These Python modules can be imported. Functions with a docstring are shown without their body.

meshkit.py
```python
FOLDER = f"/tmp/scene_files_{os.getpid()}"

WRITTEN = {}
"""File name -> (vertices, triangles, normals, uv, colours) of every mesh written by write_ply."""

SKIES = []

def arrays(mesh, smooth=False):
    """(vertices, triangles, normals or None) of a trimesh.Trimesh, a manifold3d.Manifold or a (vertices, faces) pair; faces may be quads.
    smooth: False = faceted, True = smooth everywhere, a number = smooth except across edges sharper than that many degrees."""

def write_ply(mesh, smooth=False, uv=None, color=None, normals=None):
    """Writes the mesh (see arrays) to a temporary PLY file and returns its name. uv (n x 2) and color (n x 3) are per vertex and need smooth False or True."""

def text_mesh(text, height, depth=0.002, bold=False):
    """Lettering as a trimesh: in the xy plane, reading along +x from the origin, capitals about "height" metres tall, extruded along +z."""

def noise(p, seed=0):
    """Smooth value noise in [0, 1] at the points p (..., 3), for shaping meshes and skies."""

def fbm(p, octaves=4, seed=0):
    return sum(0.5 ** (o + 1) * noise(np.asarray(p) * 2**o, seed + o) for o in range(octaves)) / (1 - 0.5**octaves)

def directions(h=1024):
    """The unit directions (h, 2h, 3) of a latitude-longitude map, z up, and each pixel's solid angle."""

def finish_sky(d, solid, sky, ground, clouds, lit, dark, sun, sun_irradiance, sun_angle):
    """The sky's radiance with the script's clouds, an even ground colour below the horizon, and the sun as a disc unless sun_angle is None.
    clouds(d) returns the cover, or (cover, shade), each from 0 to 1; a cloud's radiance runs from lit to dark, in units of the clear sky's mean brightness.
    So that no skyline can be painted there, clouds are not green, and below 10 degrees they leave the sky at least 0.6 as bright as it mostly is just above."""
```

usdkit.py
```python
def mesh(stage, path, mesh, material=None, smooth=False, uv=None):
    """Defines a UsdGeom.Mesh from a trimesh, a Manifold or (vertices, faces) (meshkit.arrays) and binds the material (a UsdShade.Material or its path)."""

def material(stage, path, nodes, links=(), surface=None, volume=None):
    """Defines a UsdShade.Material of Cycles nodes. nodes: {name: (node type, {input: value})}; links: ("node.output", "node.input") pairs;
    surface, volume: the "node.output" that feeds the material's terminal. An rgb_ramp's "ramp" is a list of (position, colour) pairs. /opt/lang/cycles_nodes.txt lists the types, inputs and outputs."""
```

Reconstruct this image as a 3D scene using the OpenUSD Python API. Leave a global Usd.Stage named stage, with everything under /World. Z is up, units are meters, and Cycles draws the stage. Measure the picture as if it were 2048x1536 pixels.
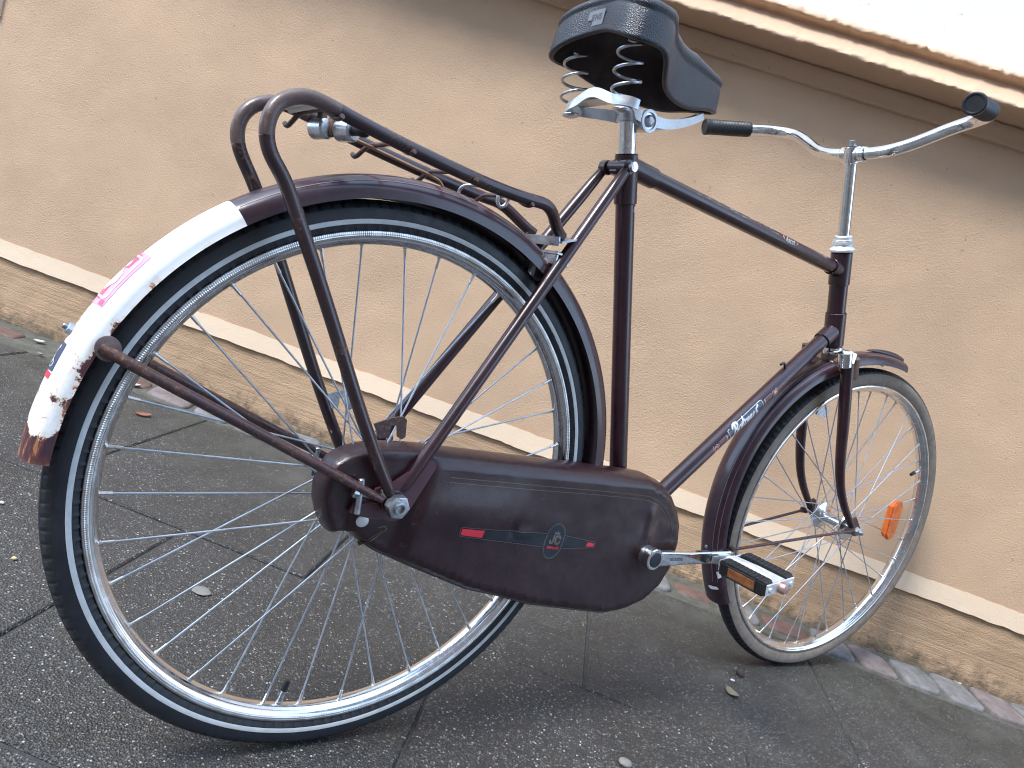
import math, random
import numpy as np, trimesh, usdkit, meshkit
from scipy.interpolate import CubicSpline
from scipy.spatial import Delaunay
from shapely.geometry import Polygon, Point, LineString, box as sbox
from shapely import affinity, union_all, contains_xy, distance as sdist, points as spoints
from pxr import Usd, UsdGeom, UsdLux, UsdShade, Gf, Sdf

stage = Usd.Stage.CreateInMemory()
UsdGeom.SetStageUpAxis(stage, 'Z'); UsdGeom.SetStageMetersPerUnit(stage, 1.0)
UsdGeom.Xform.Define(stage, '/World'); UsdGeom.Scope.Define(stage, '/World/Looks')
PI = math.pi

# ---------------------------------------------------------------- camera
EXPOSURE = 1.95
cam = UsdGeom.Camera.Define(stage, '/World/camera')
CR, CD, CF, CP = (0.93718, 0.13901, 0.31996), (0.33838, -0.13925, -0.93065), (-0.08481, 0.98045, -0.17754), (0.17883, -0.81953, 0.68901)
cam.AddTransformOp().Set(Gf.Matrix4d(*CR, 0, *[-a for a in CD], 0, *[-a for a in CF], 0, *CP, 1))
cam.CreateHorizontalApertureAttr(36.0); cam.CreateVerticalApertureAttr(27.0)
cam.CreateFocalLengthAttr(36.0 * 1420.82 / 2048)
cam.CreateFStopAttr(0.0); cam.CreateExposureAttr(EXPOSURE)
cam.CreateClippingRangeAttr((0.02, 2000))

# ---------------------------------------------------------------- sky and sun
TO_SUN = np.array([-0.55, -0.45, 1.0]); TO_SUN /= np.linalg.norm(TO_SUN)
SKY_STRENGTH, SUN_INT = 0.13, 0.36
dome = UsdLux.DomeLight.Define(stage, '/World/sky')
skym = usdkit.material(stage, '/World/Looks/sky', {
    'sky': ('sky_texture', {'sky_type': 'single_scattering', 'sun_disc': False, 'sun_elevation': float(math.asin(TO_SUN[2])),
                            'sun_rotation': float(math.atan2(TO_SUN[0], TO_SUN[1]))}),
    'tc': ('texture_coordinate', {}),
    'cl': ('noise_texture', {'scale': 2.2, 'detail': 5.0, 'roughness': 0.55}),
    'cr': ('rgb_ramp', {'ramp': [(0.0, (0.35,) * 3), (0.38, (0.45,) * 3), (0.62, (0.9,) * 3), (1.0, (1.0,) * 3)]}),
    'mx': ('mix_color', {'b': (4.25, 5.9, 8.3)}),
    'bg': ('background_shader', {'strength': SKY_STRENGTH})},
    [('tc.generated', 'cl.vector'), ('cl.fac', 'cr.fac'), ('cr.color', 'mx.fac'), ('sky.color', 'mx.a'), ('mx.result', 'bg.color')],
    surface='bg.background')
UsdShade.MaterialBindingAPI.Apply(dome.GetPrim()).Bind(skym)
sun = UsdLux.DistantLight.Define(stage, '/World/sun')
sun.CreateIntensityAttr(SUN_INT); sun.CreateAngleAttr(18.0); sun.CreateNormalizeAttr(True); sun.CreateColorAttr((1.0, 0.96, 0.9))
z = TO_SUN; xx = np.cross([0, 0, 1.0], z); xx /= np.linalg.norm(xx); yy = np.cross(z, xx)
sun.AddTransformOp().Set(Gf.Matrix4d(*xx, 0, *yy, 0, *z, 0, 0, 0, 8, 1))

# ---------------------------------------------------------------- helpers
_used = {}
def path_for(parent, name):
    base = (parent.GetPath().pathString if parent is not None else '/World') + '/' + name
    n = _used.get(base, 0); _used[base] = n + 1
    return base if n == 0 else '%s_%03d' % (base, n)

def put(name, mesh, mat, parent=None, smooth=40, uv=None, label=None, kind=None):
    p = path_for(parent, name)
    if uv is not None and smooth not in (True, False): smooth = True
    m = usdkit.mesh(stage, p, mesh, mat, smooth=smooth, uv=uv)
    pr = m.GetPrim()
    if label: pr.SetCustomDataByKey('label', label)
    if kind: pr.SetCustomDataByKey('kind', kind)
    return pr

def tag(pr, label, cat, group=None, kind=None):
    pr.SetCustomDataByKey('label', label); pr.SetCustomDataByKey('category', cat)
    if group: pr.SetCustomDataByKey('group', group)
    if kind: pr.SetCustomDataByKey('kind', kind)
    return pr

def xform(name, parent=None):
    return UsdGeom.Xform.Define(stage, path_for(parent, name))

def cat(*ms):
    vs, fs, n = [], [], 0
    for m in ms:
        v, f, _ = meshkit.arrays(m)
        vs.append(v); fs.append(f + n); n += len(v)
    return np.vstack(vs), np.vstack(fs)

def unit(a):
    a = np.asarray(a, float); return a / np.linalg.norm(a)

def frame_of(axis):
    a = unit(axis); h = np.array([0, 0, 1.0]) if abs(a[2]) < 0.9 else np.array([1.0, 0, 0])
    u = unit(np.cross(h, a)); return u, np.cross(a, u), a

def fillet(pts, radii, n=7):
    """A polyline with rounded corners."""
    pts = [np.asarray(p, float) for p in pts]; out = [pts[0]]
    for i in range(1, len(pts) - 1):
        r = radii if np.isscalar(radii) else radii[i - 1]
        a, b, c = pts[i - 1], pts[i], pts[i + 1]
        d1, d2 = min(r, 0.49 * np.linalg.norm(a - b)), min(r, 0.49 * np.linalg.norm(c - b))
        s, e = b + unit(a - b) * d1, b + unit(c - b) * d2
        for t in np.linspace(0, 1, n): out.append((1 - t) ** 2 * s + 2 * t * (1 - t) * b + t * t * e)
    out.append(pts[-1]); return np.array(out)

def curve(pts, n=40):
    pts = np.asarray(pts, float); d = np.concatenate([[0], np.cumsum(np.linalg.norm(np.diff(pts, axis=0), axis=1))])
    return CubicSpline(d, pts)(np.linspace(0, d[-1], n))

def tube(pts, r, n=16, caps=True, squash=None):
    """A swept round tube; r a number or one per point."""
    p = np.asarray(pts, float); m = len(p); r = np.broadcast_to(np.asarray(r, float), (m,))
    t = np.gradient(p, axis=0); t /= np.linalg.norm(t, axis=1, keepdims=True)
    u = frame_of(t[0])[0]; vs = []
    a = np.arange(n) * 2 * PI / n
    for i in range(m):
        u = unit(u - t[i] * (u @ t[i])); w = np.cross(t[i], u)
        vs.append(p[i] + r[i] * (np.cos(a)[:, None] * u + np.sin(a)[:, None] * w))
    v = np.vstack(vs); i, j = np.meshgrid(np.arange(m - 1), np.arange(n), indexing='ij'); k = (j + 1) % n
    q = np.stack([i * n + j, i * n + k, (i + 1) * n + k, (i + 1) * n + j], -1).reshape(-1, 4)
    f = np.vstack([q[:, [0, 1, 2]], q[:, [0, 2, 3]]])
    if caps:
        b = len(v); v = np.vstack([v, vs[0], vs[-1], p[:1], p[-1:]])
        j = np.arange(n); k = (j + 1) % n
        f = np.vstack([f, np.stack([b + k, b + j, np.full(n, b + 2 * n)], 1), np.stack([b + n + j, b + n + k, np.full(n, b + 2 * n + 1)], 1)])
    return v, f

def lathe(prof, p0, axis, n=24):
    """prof: (height along the axis, radius)."""
    u, w, a = frame_of(axis); p0 = np.asarray(p0, float)
    ang = np.arange(n) * 2 * PI / n; ring = np.cos(ang)[:, None] * u + np.sin(ang)[:, None] * w
    vs = [p0 + a * h + max(r, 1e-6) * ring for h, r in prof]; m = len(prof); v = np.vstack(vs)
    i, j = np.meshgrid(np.arange(m - 1), np.arange(n), indexing='ij'); k = (j + 1) % n
    q = np.stack([i * n + j, i * n + k, (i + 1) * n + k, (i + 1) * n + j], -1).reshape(-1, 4)
    return v, np.vstack([q[:, [0, 1, 2]], q[:, [0, 2, 3]]])

def cyl(p0, p1, r, n=20, bev=0.0008):
    p0, p1 = np.asarray(p0, float), np.asarray(p1, float); L = np.linalg.norm(p1 - p0)
    return lathe([(0, 0), (0, r - bev), (bev, r), (L - bev, r), (L, r - bev), (L, 0)], p0, p1 - p0, n)

def hexnut(p0, axis, h, af):
    r = af / math.sqrt(3); return lathe([(0, 0), (0, r), (h - .001, r), (h, r - .0015), (h, 0)], p0, axis, 6)

def hull(pts):
    return trimesh.convex.convex_hull(np.asarray(pts, float))

def rbox(c, half, bev=0.002, R=np.eye(3)):
    """A box with chamfered edges."""
    h = np.asarray(half, float); b = min(bev, h.min() * .45); pts = []
    for s in np.ndindex(2, 2, 2):
        s = np.array(s) * 2 - 1
        for k in range(3):
            q = s * (h - b); q[k] = s[k] * h[k]; pts.append(q)
    return hull(np.asarray(c) + np.array(pts) @ np.asarray(R).T)

def hull2(discs):
    return union_all([Point(x, y).buffer(r) for x, y, r in discs]).convex_hull.exterior.coords

def densify(poly, step):
    return poly.segmentize(step)

def plate(poly, O, U, V, th, both=True):
    """A flat sheet cut to a shapely outline (coordinates along U and V from O), th thick along U x V."""
    U, V = unit(U), unit(V); N = np.cross(U, V); ms = []
    for g in getattr(poly, 'geoms', [poly]):
        m = trimesh.creation.extrude_polygon(g, th, engine='earcut'); v = np.asarray(m.vertices)
        ms.append((np.asarray(O) + v[:, :1] * U + v[:, 1:2] * V + v[:, 2:] * N, np.asarray(m.faces)))
    return cat(*ms)

def flat_decal(poly, fn, step=0.004, th=None):
    """A print laid on a curved surface: fn maps (a, b) arrays to points."""
    ms = []
    for g in getattr(poly, 'geoms', [poly]):
        if g.is_empty: continue
        g = g.segmentize(step); x0, y0, x1, y1 = g.bounds
        gx, gy = np.meshgrid(np.arange(x0, x1, step) + step * .37, np.arange(y0, y1, step) + step * .41)
        inner = np.stack([gx.ravel(), gy.ravel()], 1)
        if len(inner): inner = inner[contains_xy(g.buffer(-step * .45), inner[:, 0], inner[:, 1])]
        rim = np.vstack([np.array(r.coords)[:-1] for r in [g.exterior, *g.interiors]])
        pts = np.unique(np.round(np.vstack([rim, inner]), 7), axis=0)
        if len(pts) < 4: continue
        try: t = Delaunay(pts).simplices
        except Exception: continue
        c = pts[t].mean(1); t = t[contains_xy(g.buffer(1e-6), c[:, 0], c[:, 1])]
        e1, e2 = pts[t[:, 1]] - pts[t[:, 0]], pts[t[:, 2]] - pts[t[:, 0]]
        ar = e1[:, 0] * e2[:, 1] - e1[:, 1] * e2[:, 0]
        t = np.where(ar[:, None] < 0, t[:, [0, 2, 1]], t); t = t[np.abs(ar) > 1e-12]
        if len(t): ms.append((np.asarray(fn(pts[:, 0], pts[:, 1]), float), t))
    return cat(*ms)

def text_poly(s, h, shear=0.0, bold=True):
    m = meshkit.text_mesh(s, h, 0.001, bold); v, f = np.asarray(m.vertices), np.asarray(m.faces)
    top = f[(v[f][:, :, 2] > 0.0005).all(1)]
    g = union_all([Polygon(v[t][:, :2]).buffer(h * .004) for t in top])
    return affinity.affine_transform(g, [1, shear, 0, 1, 0, 0])

def strokes(lines, w):
    return union_all([LineString(l).buffer(w / 2) for l in lines])

# ---------------------------------------------------------------- materials
def M(name, nodes, links, surface='p.BSDF'):
    return usdkit.material(stage, '/World/Looks/' + name, nodes, links, surface=surface)

def simple(name, col, rough=0.5, metal=0.0, coat=0.0, bump=0.0, bscale=400.0, vary=0.0, spec=0.5):
    nodes = {'p': ('principled_bsdf', {'base_color': col, 'roughness': rough, 'metallic': metal, 'coat_weight': coat, 'coat_roughness': 0.12, 'specular_ior_level': spec}),
             'g': ('texture_coordinate', {})}
    links = []
    if vary:
        nodes['n'] = ('noise_texture', {'scale': 60.0, 'detail': 5.0, 'roughness': 0.65})
        lo, hi = [c * (1 - vary) for c in col], [min(1, c * (1 + vary)) for c in col]
        nodes['r'] = ('rgb_ramp', {'ramp': [(0.3, lo), (0.7, hi)]})
        nodes['q'] = ('map_range', {'from_min': 0.3, 'from_max': 0.7, 'to_min': max(0.03, rough - .12), 'to_max': rough + .15})
        links += [('g.object', 'n.vector'), ('n.fac', 'r.fac'), ('r.color', 'p.base_color'), ('n.fac', 'q.value'), ('q.result', 'p.roughness')]
    if bump:
        nodes['bn'] = ('noise_texture', {'scale': bscale, 'detail': 3.0})
        nodes['b'] = ('bump', {'strength': 1.0, 'distance': bump})
        links += [('g.object', 'bn.vector'), ('bn.fac', 'b.height'), ('b.normal', 'p.normal')]
    return M(name, nodes, links)

def worn_paint(name, col, rust, lo, hi, rough=0.3, coat=0.35, chips=0.0):
    """Glossy paint with scuffs and rusty spots of a given extent (lo, hi: noise thresholds)."""
    nodes = {'g': ('texture_coordinate', {}),
             'n1': ('noise_texture', {'scale': 26.0, 'detail': 8.0, 'roughness': 0.7}),
             'n2': ('noise_texture', {'scale': 240.0, 'detail': 5.0, 'roughness': 0.7}),
             'n3': ('noise_texture', {'scale': 14.0, 'detail': 4.0, 'roughness': 0.6}),
             'm': ('mix_float', {'fac': 0.3}),
             'k': ('map_range', {'from_min': lo, 'from_max': hi, 'clamp': True}),
             'rr': ('rgb_ramp', {'ramp': [(0.3, rust), (0.5, [c * .55 for c in rust]), (0.7, (0.22, 0.12, 0.08))]}),
             'pc': ('rgb_ramp', {'ramp': [(0.3, [c * .85 for c in col]), (0.7, [c * 1.25 for c in col])]}),
             'c': ('mix_color', {}),
             'ro': ('map_range', {'from_min': 0.0, 'from_max': 1.0, 'to_min': rough, 'to_max': 0.75}),
             'rv': ('map_range', {'from_min': 0.3, 'from_max': 0.7, 'to_min': -.06, 'to_max': .12}),
             'ra': ('math', {'math_type': 'add'}),
             'inv': ('map_range', {'to_min': coat, 'to_max': 0.0}),
             'b': ('bump', {'strength': 0.5, 'distance': 0.0004}),
             'p': ('principled_bsdf', {'coat_roughness': 0.1})}
    links = [('g.object', 'n1.vector'), ('g.object', 'n2.vector'), ('g.object', 'n3.vector'), ('n1.fac', 'm.a'), ('n2.fac', 'm.b'), ('m.result', 'k.value'),
             ('n2.fac', 'rr.fac'), ('n3.fac', 'pc.fac'), ('k.result', 'c.fac'), ('pc.color', 'c.a'), ('rr.color', 'c.b'), ('c.result', 'p.base_color'),
             ('k.result', 'ro.value'), ('n3.fac', 'rv.value'), ('ro.result', 'ra.value1'), ('rv.result', 'ra.value2'), ('ra.value', 'p.roughness'),
             ('k.result', 'inv.value'), ('inv.result', 'p.coat_weight'), ('k.result', 'b.height'), ('b.normal', 'p.normal')]
    return M(name, nodes, links)

MAROON = (0.0200, 0.0048, 0.0085)
mat_paint = worn_paint('maroon_paint', MAROON, (0.12, 0.05, 0.035), 0.64, 0.68)
mat_guard = worn_paint('mudguard_paint', (0.026, 0.0105, 0.0165), (0.12, 0.05, 0.035), 0.66, 0.70, rough=0.3)
mat_rack = worn_paint('carrier_paint', (0.021, 0.009, 0.0115), (0.105, 0.05, 0.036), 0.56, 0.66, rough=0.3)
mat_rust = worn_paint('rusty_paint', (0.036, 0.016, 0.018), (0.10, 0.042, 0.027), 0.47, 0.58, rough=0.36, coat=0.3)
mat_rackrust = worn_paint('scuffed_rusty_tube', (0.062, 0.037, 0.036), (0.15, 0.10, 0.085), 0.40, 0.66, rough=0.34, coat=0.3)
mat_chrome = simple('chrome', (0.72, 0.73, 0.75), 0.13, 1.0, vary=0.06)
mat_oldchrome = simple('dull_chrome', (0.56, 0.57, 0.6), 0.3, 1.0, vary=0.15)
mat_nut = simple('plated_nut', (0.42, 0.44, 0.47), 0.36, 1.0, vary=0.2, bump=.0003)
mat_zinc = simple('galvanised_wire', (0.48, 0.52, 0.58), 0.45, 0.85, vary=0.18)
mat_nipple = simple('nickel_nipple', (0.62, 0.6, 0.56), 0.34, 1.0, vary=0.1)
mat_rustmetal = simple('rusted_metal', (0.16, 0.10, 0.07), 0.65, 0.4, vary=0.45, bump=.0004)
mat_tab = simple('grey_brown_tab', (0.17, 0.13, 0.13), 0.5, 0.3, vary=0.35, bump=.0003)
mat_forkend = worn_paint('fork_end_paint', (0.055, 0.018, 0.027), (0.12, 0.06, 0.045), 0.60, 0.68, rough=0.36, coat=0.3)
mat_clamp = simple('pale_plated_steel', (0.62, 0.64, 0.66), 0.45, 0.6, vary=0.14, bump=.0002, bscale=250)
mat_black = simple('black_rubber', (0.009, 0.010, 0.012), 0.5, vary=0.3, bump=.0002)
mat_grip = simple('grip_rubber', (0.009, 0.0105, 0.014), 0.45, vary=0.2)
mat_tyre = simple('tyre_rubber', (0.009, 0.0105, 0.0145), 0.5, vary=0.35, bump=.0002, bscale=900)
mat_stripe = simple('reflective_stripe', (0.5, 0.52, 0.53), 0.5, vary=0.12)
mat_gum = simple('gum_sidewall', (0.23, 0.19, 0.155), 0.75, vary=0.28, bump=.0002, bscale=700)
mat_saddle = None
mat_dark = simple('dark_hole', (0.01, 0.01, 0.01), 0.8)
mat_orange = simple('orange_reflector', (0.78, 0.17, 0.03), 0.25, vary=0.2, bump=.0005, bscale=300)
mat_amber = simple('amber_lens', (0.19, 0.075, 0.03), 0.3, vary=0.45, bump=.0004, bscale=350)
mat_white = simple('white_print', (0.7, 0.72, 0.72), 0.45)
mat_offwhite = simple('worn_white_print', (0.5, 0.5, 0.5), 0.5, vary=0.35)
mat_pink = simple('salmon_print', (0.55, 0.2, 0.17), 0.5, vary=0.15)
mat_red = simple('red_print', (0.72, 0.035, 0.06), 0.4)
mat_line = simple('pinstripe', (0.2, 0.13, 0.16), 0.45, vary=0.3)
mat_gold = simple('gold_pinstripe', (0.12, 0.085, 0.06), 0.5, vary=0.4)
mat_blackprint = simple('black_print', (0.012, 0.015, 0.02), 0.3)
mat_greyline = simple('grey_print', (0.1, 0.115, 0.13), 0.4)
mat_tanprint = simple('tan_print', (0.2, 0.17, 0.13), 0.45)
mat_navy = simple('navy_print', (0.03, 0.04, 0.09), 0.4)
mat_magenta = simple('magenta_print', (0.42, 0.07, 0.16), 0.4, vary=0.2)
mat_mauve = simple('pale_mauve_print', (0.55, 0.27, 0.42), 0.4, vary=0.15)
mat_label = simple('grey_label', (0.13, 0.14, 0.16), 0.5)
mat_under = simple('saddle_underside', (0.07, 0.055, 0.055), 0.8, vary=0.4)

# saddle vinyl: fine pebbled grain
mat_saddle = M('saddle_vinyl', {
    'g': ('texture_coordinate', {}), 'v': ('voronoi_texture', {'scale': 620.0}), 'n': ('noise_texture', {'scale': 30.0, 'detail': 4.0}),
    'b': ('bump', {'strength': 0.7, 'distance': 0.0009}),
    'r': ('rgb_ramp', {'ramp': [(0.3, (0.010, 0.0125, 0.019)), (0.7, (0.017, 0.020, 0.029))]}),
    'p': ('principled_bsdf', {'roughness': 0.36})},
    [('g.object', 'v.vector'), ('g.object', 'n.vector'), ('v.distance', 'b.height'), ('b.normal', 'p.normal'), ('n.fac', 'r.fac'), ('r.color', 'p.base_color')])

# chain case: leathercloth with scuffs
mat_case = M('case_leathercloth', {
    'g': ('texture_coordinate', {}), 'n': ('noise_texture', {'scale': 14.0, 'detail': 6.0, 'roughness': 0.62}),
    's': ('noise_texture', {'scale': 70.0, 'detail': 6.0, 'roughness': 0.75}), 'f': ('noise_texture', {'scale': 900.0, 'detail': 2.0}),
    'w': ('noise_texture', {'scale': 9.0, 'detail': 3.0}),
    'r': ('rgb_ramp', {'ramp': [(0.3, (0.0130, 0.0045, 0.0065)), (0.7, (0.022, 0.0080, 0.0105))]}),
    'k': ('map_range', {'from_min': 0.60, 'from_max': 0.78, 'clamp': True, 'to_max': 0.55}),
    'c': ('mix_color', {'b': (0.09, 0.085, 0.095)}),
    'ro': ('map_range', {'from_min': 0.3, 'from_max': 0.7, 'to_min': 0.20, 'to_max': 0.36}),
    'b1': ('bump', {'strength': 0.6, 'distance': 0.0006}), 'b2': ('bump', {'strength': 0.5, 'distance': 0.006}),
    'p': ('principled_bsdf', {'specular_ior_level': 0.4, 'coat_weight': 0.25, 'coat_roughness': 0.16})},
    [('g.object', 'n.vector'), ('g.object', 's.vector'), ('g.object', 'f.vector'), ('g.object', 'w.vector'), ('n.fac', 'r.fac'), ('s.fac', 'k.value'), ('k.result', 'c.fac'),
     ('r.color', 'c.a'), ('c.result', 'p.base_color'), ('n.fac', 'ro.value'), ('ro.result', 'p.roughness'),
     ('f.fac', 'b1.height'), ('w.fac', 'b2.height'), ('b2.normal', 'b1.normal'), ('b1.normal', 'p.normal')])

# knurled chrome (uv in metres along and across the rim)
mat_knurl = M('knurled_chrome', {
    'u': ('uvmap', {'attribute': 'st'}), 'm': ('mapping', {'scale': (1.0, 1.0, 1.0)}), 
    'v': ('voronoi_texture', {'scale': 420.0, 'randomness': 0.15, 'dimensions': '2D'}), 'b': ('bump', {'strength': 1.0, 'distance': 0.0007}),
    'n': ('noise_texture', {'scale': 50.0, 'detail': 4.0}), 'r': ('rgb_ramp', {'ramp': [(0.35, (0.55, 0.53, 0.50)), (0.6, (0.80, 0.81, 0.83))]}),
    'p': ('principled_bsdf', {'metallic': 1.0, 'roughness': 0.26})},
    [('u.UV', 'm.vector'), ('m.vector', 'v.vector'), ('v.distance', 'b.height'), ('b.normal', 'p.normal'), ('u.UV', 'n.vector'), ('n.fac', 'r.fac'), ('r.color', 'p.base_color')])

# white mudguard paint: u = metres along the mudguard from its tail, v = across (-1..1)
mat_whiteguard = M('white_paint_rusting', {
    'u': ('uvmap', {'attribute': 'st'}), 'x': ('separate_xyz', {}), 'g': ('texture_coordinate', {}),
    'n': ('noise_texture', {'scale': 42.0, 'detail': 7.0, 'roughness': 0.72}), 'n2': ('noise_texture', {'scale': 160.0, 'detail': 6.0, 'roughness': 0.75}),
    'st': ('mapping', {'scale': (26.0, 5.5, 1.0)}), 'ns': ('noise_texture', {'scale': 1.0, 'detail': 5.0, 'roughness': 0.65}),
    'tail': ('map_range', {'from_min': 0.016, 'from_max': 0.040, 'to_min': 0.34, 'to_max': 0.0, 'clamp': True}),
    'mid': ('map_range', {'from_min': 0.10, 'from_max': 0.24, 'to_min': 0.055, 'to_max': -0.12, 'clamp': True}),
    'av': ('math', {'math_type': 'absolute'}),
    'edge': ('map_range', {'from_min': 0.86, 'from_max': 1.0, 'to_min': 0.0, 'to_max': 0.19, 'clamp': True}),
    'crest': ('map_range', {'from_min': 0.0, 'from_max': 0.32, 'to_min': 0.10, 'to_max': 0.0, 'clamp': True}),
    'a1': ('math', {'math_type': 'add'}), 'a2': ('math', {'math_type': 'add'}), 'a3': ('math', {'math_type': 'add'}), 'a4': ('math', {'math_type': 'add'}),
    'k': ('map_range', {'from_min': 0.66, 'from_max': 0.70, 'clamp': True}), 'kh': ('map_range', {'from_min': 0.55, 'from_max': 0.70, 'clamp': True, 'to_max': 0.65}),
    'rr': ('rgb_ramp', {'ramp': [(0.36, (0.022, 0.014, 0.03)), (0.45, (0.055, 0.018, 0.024)), (0.54, (0.09, 0.028, 0.022)), (0.62, (0.36, 0.15, 0.06)), (0.70, (0.07, 0.024, 0.024))]}),
    'halo': ('mix_color', {'a': (0.80, 0.82, 0.83), 'b': (0.70, 0.52, 0.36)}), 'dirt': ('map_range', {'from_min': 0.5, 'from_max': 0.75, 'to_max': 0.55, 'clamp': True}), 'dirtu': ('map_range', {'from_min': 0.05, 'from_max': 0.30, 'to_min': 1.0, 'to_max': 0.12, 'clamp': True}), 'dirtm': ('math', {'math_type': 'multiply'}),
    'dm': ('mix_color', {'b': (0.42, 0.40, 0.45)}),
    'c': ('mix_color', {}), 'ro': ('map_range', {'to_min': 0.3, 'to_max': 0.8}), 'b': ('bump', {'strength': 0.6, 'distance': 0.0005, 'invert': True}),
    'p': ('principled_bsdf', {})},
    [('u.UV', 'x.vector'), ('g.object', 'n.vector'), ('g.object', 'n2.vector'), ('u.UV', 'st.vector'), ('st.vector', 'ns.vector'),
     ('x.x', 'tail.value'), ('x.x', 'mid.value'), ('x.y', 'av.value1'), ('av.value', 'edge.value'), ('av.value', 'crest.value'),
     ('n.fac', 'a1.value1'), ('tail.result', 'a1.value2'), ('a1.value', 'a2.value1'), ('mid.result', 'a2.value2'), ('a2.value', 'a3.value1'), ('edge.result', 'a3.value2'),
     ('a3.value', 'a4.value1'), ('crest.result', 'a4.value2'), ('a4.value', 'k.value'), ('a4.value', 'kh.value'), ('ns.fac', 'rr.fac'),
     ('ns.fac', 'dirt.value'), ('kh.result', 'halo.fac'), ('dirt.result', 'dirtm.value1'), ('x.x', 'dirtu.value'), ('dirtu.result', 'dirtm.value2'), ('dirtm.value', 'dm.fac'), ('halo.result', 'dm.a'),
     ('dm.result', 'c.a'), ('rr.color', 'c.b'), ('k.result', 'c.fac'), ('c.result', 'p.base_color'), ('k.result', 'ro.value'), ('ro.result', 'p.roughness'), ('k.result', 'b.height'), ('b.normal', 'p.normal')])

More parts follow.
